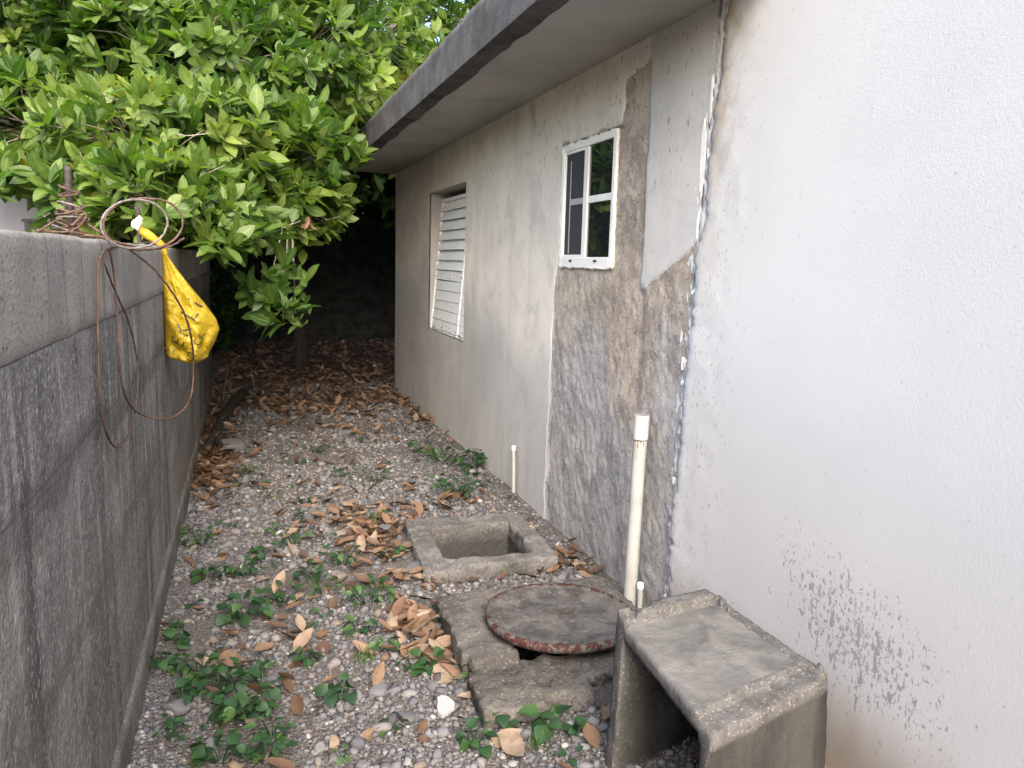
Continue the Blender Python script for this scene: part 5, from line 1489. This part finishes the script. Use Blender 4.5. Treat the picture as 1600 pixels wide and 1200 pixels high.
def build_litter():
    rr = random.Random(12)
    spots = []
    def cluster(px, py, n, sx, sy, lab, lift=0.03):
        c = ground_at(px, py)
        for _ in range(n): spots.append((c[0] + rr.gauss(0, sx), c[1] + rr.gauss(0, sy), rr.random() ** 2 * lift, lab))
    cluster(600, 845, 64, 0.11, 0.24, 'dry brown leaf heaped against the left side of the farther pit collar', 0.025)
    cluster(655, 985, 12, 0.05, 0.09, 'large tan dry leaf heaped left of the broken collar', 0.04)
    cluster(690, 1040, 14, 0.05, 0.07, 'dry tan leaf bunched at the near left corner of the broken collar', 0.04)
    cluster(575, 810, 16, 0.12, 0.2, 'dry brown leaf scattered left of the farther pit collar', 0.02)
    cluster(740, 900, 12, 0.16, 0.05, 'dry brown leaf in the strip between the two pit collars', 0.02)
    cluster(860, 890, 6, 0.08, 0.05, 'dry brown leaf in the strip between the two pit collars', 0.02)
    cluster(925, 905, 8, 0.04, 0.12, 'dry brown leaf at the wall foot beside the round lid', 0.02)
    cluster(835, 835, 5, 0.03, 0.12, 'dry brown leaf at the wall foot beside the farther pit', 0.02)
    cluster(345, 720, 34, 0.06, 0.45, 'dry brown leaf along the foot of the left wall by the log', 0.02)
    cluster(370, 670, 24, 0.08, 0.5, 'dry brown leaf along the foot of the left wall by the log', 0.02)
    cluster(700, 790, 10, 0.12, 0.08, 'dry brown leaf behind the farther pit collar', 0.02)
    cluster(660, 650, 10, 0.05, 0.4, 'dry brown leaf along the foot of the house wall, far end', 0.02)
    for px, py, lab in ((790, 1165, 'large pale brown leaf on the gravel in the foreground, left of the concrete box'), (800, 1175, 'reddish brown leaf overlapping a pale one in the foreground, left of the concrete box'),
                        (360, 1048, 'single reddish brown leaf lying beside the large weed patch'), (480, 1028, 'single tan leaf flat on the gravel in mid foreground'), (375, 1018, 'single dark brown curled leaf on the gravel left of centre'),
                        (600, 1035, 'long tan leaf lying diagonally left of the broken collar'), (490, 945, 'curled brown leaf by the weeds in mid yard'), (310, 968, 'tan leaf near the foot of the left wall'),
                        (945, 1130, 'pale dry leaf standing against the concrete box'), (362, 905, 'brown leaf by a weed near the left wall'), (350, 870, 'reddish leaf near the left wall in mid yard')):
        p = ground_at(px, py); spots.append((p[0], p[1], 0.01, lab))
    sc_n = 48
    for _ in range(sc_n):
        y = 1.7 * (8.0 / 1.7) ** rr.random(); x_ = rr.uniform(-0.3, 1.5); spots.append((x_, y, 0.0, 'single dry brown leaf flat on the gravel ' + zone(x_, y)))
    n = 0
    for i, (x, y, lift, lab) in enumerate(spots):
        x = min(max(x, -0.29), 1.54)
        bl = bool(blocked(np.array(x), np.array(y), 0.03))
        if bl:
            # push it out to the side of the collar
            if y > 3.1: x = min(x, 0.74 - 0.22 * rr.random() ** 2) if x < 1.1 else x; 
            else: x = min(x, 0.71 - 0.12 * rr.random() ** 2)
            if blocked(np.array(x), np.array(y), 0.0): continue
        if n >= 297: break
        big = any(w in lab for w in ('large', 'heaped left', 'bunched', 'reddish brown leaf overlapping'))
        s = rr.uniform(0.11, 0.17) if big else rr.choice([rr.uniform(0.05, 0.08), rr.uniform(0.07, 0.12)])
        o = link('fallen_leaf', rr.choice(DRY_MESH) if not big else rr.choice([m for j, m in enumerate(DRY_MESH) if j % 4 >= 2]), None)
        o.location = (x, y, float(ground_z(x, y)) + 0.008 + lift); o.scale = (s, s, s)
        o.rotation_euler = (rr.gauss(0, 0.2) + (math.pi if rr.random() < 0.4 else 0), rr.gauss(0, 0.2), rr.uniform(0, 6.28))
        if abs(o.rotation_euler[0]) > 2: o.location.z += s * 0.12
        grp = {'along': 'leaves along the left wall', 'heaped': 'leaves heaped by the pits', 'scattered': 'leaves scattered on the gravel'}
        g = lab if sum(1 for t in spots if t[3] == lab) > 1 else 'single fallen leaves'
        tag(o, lab, 'fallen leaf', g); n += 1
    # thick far litter, past counting
    N = 5200; rng = np.random.default_rng(5)
    u = rng.random(N); y = 7.3 + 5.5 * u ** 1.25; x = rng.uniform(-0.34, 3.4, N)
    left = rng.random(N) < 0.10; y = np.where(left, rng.uniform(5.2, 8.2, N), y); x = np.where(left, -0.34 + np.abs(rng.normal(0, 0.12, N)), x)
    thin = sstep(7.4, 8.2, y + (fbm(x * 2, y * 2, seed=8) - 0.5) * 1.6)
    ok = ((rng.random(N) < thin) | left) & ~((x > WXR - 0.02) & (y < CORNER + 0.02))
    x, y = x[ok], y[ok]
    for (px, py, n_, sx, sy) in ((605, 840, 60, 0.13, 0.26), (560, 810, 50, 0.2, 0.4), (650, 1000, 26, 0.06, 0.12), (335, 740, 90, 0.05, 0.5), (760, 897, 26, 0.2, 0.04), (700, 788, 26, 0.16, 0.07), (640, 640, 40, 0.05, 0.6), (890, 880, 14, 0.05, 0.1), (470, 760, 70, 0.5, 1.2), (560, 900, 60, 0.35, 0.6), (560, 660, 120, 0.6, 0.5), (690, 940, 20, 0.05, 0.2), (450, 1050, 30, 0.3, 0.3)):
        c_ = ground_at(px, py); xx = np.clip(rng.normal(c_[0], sx, n_), -0.31, 1.57); yy = rng.normal(c_[1], sy, n_)
        k_ = ~blocked(xx, yy, 0.0); x = np.concatenate([x, xx[k_]]); y = np.concatenate([y, yy[k_]])
    N = len(x)
    pos = np.stack([x, y, ground_z(x, y) + 0.01 + rng.random(N) ** 2 * 0.03], -1)
    a = rng.uniform(0, 6.28, N); d = np.stack([np.cos(a), np.sin(a), rng.normal(0, 0.3, N)], -1); nr = np.stack([rng.normal(0, 0.4, N), rng.normal(0, 0.4, N), np.ones(N)], -1)
    W, F, t_, r_, _, _, _ = place_leaves(leaf_template(0.22, 0.45, -0.25, 3), pos, d, nr, rng.uniform(0.05, 0.12, N), np.clip(rng.beta(1.3, 1.8, N), 0, 0.95))
    o = link('leaf_litter', np_mesh('leaf_litter', W, F, smooth=True, attrs=dict(tint=t_, rib=r_ * 0.3)), MAT['dry'])
    tag(o, 'brown leaf litter thick over the dark far end, heaped by pits and wall foot', 'leaf litter', kind='stuff')
build_litter()

# ------------------------------------------------------------------ weeds
def round_leaf(tint, seed):
    r = np.random.default_rng(seed); V = [(0, 0, 0)]; rib = [1.0]; n = 12
    prof = [0.0, 0.30, 0.46, 0.52, 0.46, 0.26]
    V0, F0, rb = leaf_template(0.44, 0.22 + 0.1 * r.random(), 0.25 + 0.2 * r.random(), 6, 0.40, 0.75)
    V0[:, 2] += 0.03 * np.sin(V0[:, 0] * 9 + seed) 
    me = np_mesh('leaf', V0, F0, smooth=True, attrs=dict(tint=np.full(len(V0), tint), rib=rb * 0.7)); me.materials.append(MAT['weed']); return me
WEED_LEAF = [round_leaf(t, s) for s, t in enumerate((0.05, 0.2, 0.35, 0.5, 0.65, 0.85, 0.3, 0.15))]

WEED_OVAL = []
for s_, t_ in enumerate((0.3, 0.6, 0.9, 0.75)):
    V0, F0, rb = leaf_template(0.27, 0.35, 0.3 + 0.1 * s_, 6, 0.42, 0.9)
    me = np_mesh('leaf', V0, F0, smooth=True, attrs=dict(tint=np.full(len(V0), t_), rib=rb)); me.materials.append(MAT['weed']); WEED_OVAL.append(me)

def weed(px, py, n, spread, leaf, label, hgt=0.05, group=None, rr=random.Random(31)):
    c = ground_at(px, py) if not isinstance(px, tuple) else np.array([px[0], px[1], 0])
    z0 = float(ground_z(c[0], c[1]))
    root = empty('weed_plant', (c[0], c[1], z0)); tag(root, label, 'weed', group)
    mb = MB(); kind = WEED_OVAL if rr.random() < 0.3 else WEED_LEAF
    for i in range(n):
        a = rr.uniform(0, 6.28); q = spread * math.sqrt(rr.random()); h = hgt * rr.uniform(0.35, 1.15)
        x, y = q * math.cos(a), q * math.sin(a)
        if c[0] + x < WXL + 0.03: x = WXL + 0.03 - c[0]
        if c[0] + x > WXR - 0.04: x = WXR - 0.04 - c[0]
        gz = float(ground_z(c[0] + x, c[1] + y)) - z0
        mb.tube([(x * 0.15, y * 0.15, -0.01), (x * 0.6, y * 0.6, h * 0.5 + gz * 0.5), (x, y, h + gz)], [0.0016, 0.0014, 0.001], 4, cap=False)
        o = link('leaf', rr.choice(kind), None, root)
        s = leaf * rr.uniform(0.7, 1.25); o.location = (x, y, h + gz); o.scale = (s, s, s)
        o.rotation_euler = (rr.gauss(0.1, 0.35), rr.gauss(0, 0.35), a - math.pi / 2 + rr.gauss(0, 0.7))
    mb.build('stem', MAT['weed'], root)
    return root

def build_weeds():
    S = [  # px, py, leaves, spread, leaf size, label
        (688, 722, 26, 0.17, 0.055, 'bushy green weed patch behind the farther pit, nearer the open gravel'),
        (742, 735, 24, 0.16, 0.060, 'bushy green weed patch behind the farther pit, nearer the house wall'),
        (722, 775, 26, 0.17, 0.055, 'low green weed mat just behind the rim of the farther pit'),
        (660, 712, 12, 0.10, 0.05, 'small green weed at the left end of the patch behind the farther pit'),
        (800, 790, 5, 0.04, 0.04, 'tiny weed at the base of the thin capped pipe'),
        (318, 852, 16, 0.09, 0.055, 'green weed clump at the foot of the left wall in mid yard'),
        (322, 908, 9, 0.05, 0.06, 'upright weed with round leaves near the left wall, below a bigger clump'),
        (385, 900, 14, 0.08, 0.04, 'dull green weed between the left wall and the mid yard tan leaf'),
        (382, 972, 20, 0.08, 0.055, 'dense round leaved weed left of centre beside a tan leaf'),
        (442, 945, 12, 0.06, 0.05, 'round leaved weed just right of the dense clump left of centre'),
        (575, 945, 26, 0.10, 0.05, 'wide green weed clump in the middle of the gravel, left of the broken collar'),
        (492, 905, 14, 0.08, 0.042, 'small leaved weed in the centre of the yard'),
        (505, 928, 12, 0.06, 0.045, 'weed directly below the small leaved one in the centre of the yard'),
        (535, 885, 12, 0.08, 0.04, 'small weed left of the leaf heap by the farther pit'),
        (612, 880, 8, 0.05, 0.045, 'weed growing out of the brown leaves beside the farther pit'),
        (458, 852, 12, 0.08, 0.04, 'spreading weed in mid yard before the farther pit'),
        (415, 875, 10, 0.06, 0.045, 'weed left of the spreading one in mid yard'),
        (282, 1022, 8, 0.05, 0.055, 'big round leaved weed by the left wall in the foreground'),
        (312, 1058, 18, 0.07, 0.05, 'weed at the upper end of the long foreground patch'),
        (345, 1085, 24, 0.09, 0.05, 'thick middle of the long foreground weed patch'),
        (385, 1120, 28, 0.08, 0.048, 'densest weed clump of the long foreground patch'),
        (250, 1060, 8, 0.04, 0.05, 'dark weed tucked against the left wall in the foreground'),
        (288, 1110, 8, 0.05, 0.045, 'low weed between the left wall and the long foreground patch'),
        (412, 1075, 12, 0.05, 0.042, 'weed on the right flank of the long foreground patch'),
        (425, 1150, 10, 0.05, 0.042, 'weed right of the densest foreground clump'),
        (480, 1042, 9, 0.035, 0.045, 'small lone weed with broad leaves on open gravel'),
        (532, 1098, 9, 0.04, 0.05, 'lone weed with two big leaves and fine sprouts, centre foreground'),
        (270, 1165, 10, 0.04, 0.05, 'weed against the left wall at the bottom of the picture'),
        (345, 1190, 12, 0.05, 0.05, 'weed at the bottom edge right of the left wall'),
        (415, 1188, 16, 0.06, 0.045, 'weed at the bottom edge below the densest clump'),
        (672, 1048, 9, 0.045, 0.065, 'broad leaved weed under the tan leaves left of the broken collar'),
        (745, 1062, 8, 0.05, 0.055, 'upright weed at the corner of the broken collar'),
        (838, 1095, 6, 0.035, 0.055, 'thin upright weed in front of the broken collar'),
        (862, 1142, 7, 0.04, 0.07, 'weed with big round leaves left of the concrete box'),
        (778, 1128, 8, 0.04, 0.05, 'weed above the pale fallen leaf in the foreground'),
        (738, 1172, 11, 0.05, 0.045, 'weed left of the pale fallen leaf at the bottom'),
        (895, 1150, 5, 0.03, 0.04, 'tiny weed beside the open side of the concrete box'),
        (560, 992, 8, 0.04, 0.045, 'weed beside the big tan leaf heap'),
        (600, 1020, 8, 0.04, 0.045, 'weed below the big tan leaf heap'),
        (690, 965, 4, 0.03, 0.035, 'tiny weed on the tan leaf heap'),
        (500, 706, 8, 0.06, 0.05, 'small weed far along the gravel in the middle'),
        (588, 752, 14, 0.12, 0.045, 'low sparse weed in mid gravel before the bushy patch'),
        (545, 750, 10, 0.09, 0.04, 'low sparse weed left of another in mid gravel'),
        (432, 832, 8, 0.06, 0.04, 'small weed in the gravel nearer the left wall, mid yard'),
        (385, 745, 10, 0.10, 0.045, 'small weed far along near the left wall leaves'),
        (398, 760, 8, 0.09, 0.04, 'small weed just before another near the left wall leaves'),
        (475, 815, 6, 0.05, 0.04, 'tiny weed in the open gravel, mid yard'),
        (590, 822, 6, 0.05, 0.045, 'weed showing between leaves left of the farther pit, rear'),
        (565, 690, 6, 0.06, 0.045, 'tiny far weed in the open gravel before the litter'),
    ]
    for px, py, n, sp, lf, lab in S:
        weed(px, py, int(n * 1.35), sp * 1.08, lf * 0.86, lab, hgt=min(0.11, 0.035 + sp * 0.45))
    rr = random.Random(77); k = 0
    while k < 45:
        y = 1.6 * (6.5 / 1.6) ** rr.random(); x = rr.uniform(-0.28, 1.0)
        if blocked(np.array(x), np.array(y), 0.03): continue
        weed((x, y), 0, rr.randint(3, 6), rr.uniform(0.02, 0.05), rr.uniform(0.022, 0.036), 'tiny green seedling sprouting in the gravel ' + zone(x, y), 0.03, 'weed seedlings ' + zone(x, y), rr); k += 1
    # fine grass tufts
    for px, py, n, lab in ((570, 1035, 34, 'tuft of fine yellowish grass below the tan leaf heap'), (838, 1172, 30, 'tuft of dry grass at the bottom left of the concrete box'), (705, 893, 18, 'small grass tuft at the front of the farther pit collar'), (808, 1092, 8, 'few thin grass blades before the broken collar')):
        c = ground_at(px, py); root = empty('grass_tuft', (c[0], c[1], float(ground_z(c[0], c[1])))); tag(root, lab, 'grass')
        mb = MB()
        for _ in range(n):
            a = rr.uniform(0, 6.28); l = rr.uniform(0.03, 0.075); x, y = rr.gauss(0, 0.02), rr.gauss(0, 0.02); b = rr.uniform(0.2, 0.8)
            w = 0.0016; ca, sa = math.cos(a), math.sin(a)
            p0 = (x, y, -0.005); p1 = (x + ca * l * b * 0.4, y + sa * l * b * 0.4, l * 0.6); p2 = (x + ca * l * b, y + sa * l * b, l * 0.9)
            mb.add([(p0[0] - sa * w, p0[1] + ca * w, p0[2]), (p0[0] + sa * w, p0[1] - ca * w, p0[2]), (p1[0] + sa * w, p1[1] - ca * w, p1[2]), (p1[0] - sa * w, p1[1] + ca * w, p1[2]), p2], [(0, 1, 2, 3), (3, 2, 4)])
        o = mb.build('blades', MAT['grass'], root); o['kind'] = 'stuff'
build_weeds()

# ------------------------------------------------------------------ log and sticks
def build_sticks():
    pts = spline([ground_at(312, 712, 0.04), ground_at(330, 690, 0.05), ground_at(345, 660, 0.06), ground_at(362, 632, 0.07), ground_at(380, 615, 0.05)], 6)
    o0 = np.array(pts[0]); mb = MB(); mb.tube([p - o0 for p in pts], list(np.linspace(0.035, 0.055, len(pts)) + np.array([random.uniform(-.006, .006) for _ in pts])), 10)
    b = spline([pts[8] - o0, pts[5] - o0 + np.array([0.08, -0.12, 0.02]), pts[1] - o0 + np.array([0.10, 0.0, 0.0])], 5); mb.tube(b, [0.025] * 6 + [0.015] * (len(b) - 6), 7)
    o = mb.build('log', MAT['bark'], smooth=True); o.location = o0; tag(o, 'grey brown dead log lying along the foot of the left wall', 'log')
    for q, r, lab in (([(348, 622, 8.3), (352, 600, 8.4), (357, 572, 8.5)], 0.006, 'thin pale stick standing up by the end of the left wall'),
                      ([(400, 618, 8.6), (396, 598, 8.7), (392, 575, 8.8)], 0.008, 'short broken stick standing in the dark leaf litter'),
                      ([(485, 632, 7.9), (500, 628, 8.0), (512, 620, 8.2)], 0.012, 'dark stick lying on the edge of the leaf litter'),
                      ([(560, 872, 3.8), (600, 869, 3.75), (640, 868, 3.72)], 0.006, 'thin twig lying among the leaves by the farther pit')):
        P = [at(a, b_, c_) for a, b_, c_ in q]
        if 'lying' in lab: P = [np.array([p[0], p[1], float(ground_z(p[0], p[1])) + 0.015]) for p in P]
        else: P[0][2] = float(ground_z(P[0][0], P[0][1])) - 0.02
        o0 = P[0]; mb = MB(); mb.tube([p - o0 for p in spline(P, 4)], list(np.linspace(r, r * 0.6, 9)), 6); o = mb.build('stick', MAT['twig'], smooth=True); o.location = o0; tag(o, lab, 'stick')
build_sticks()
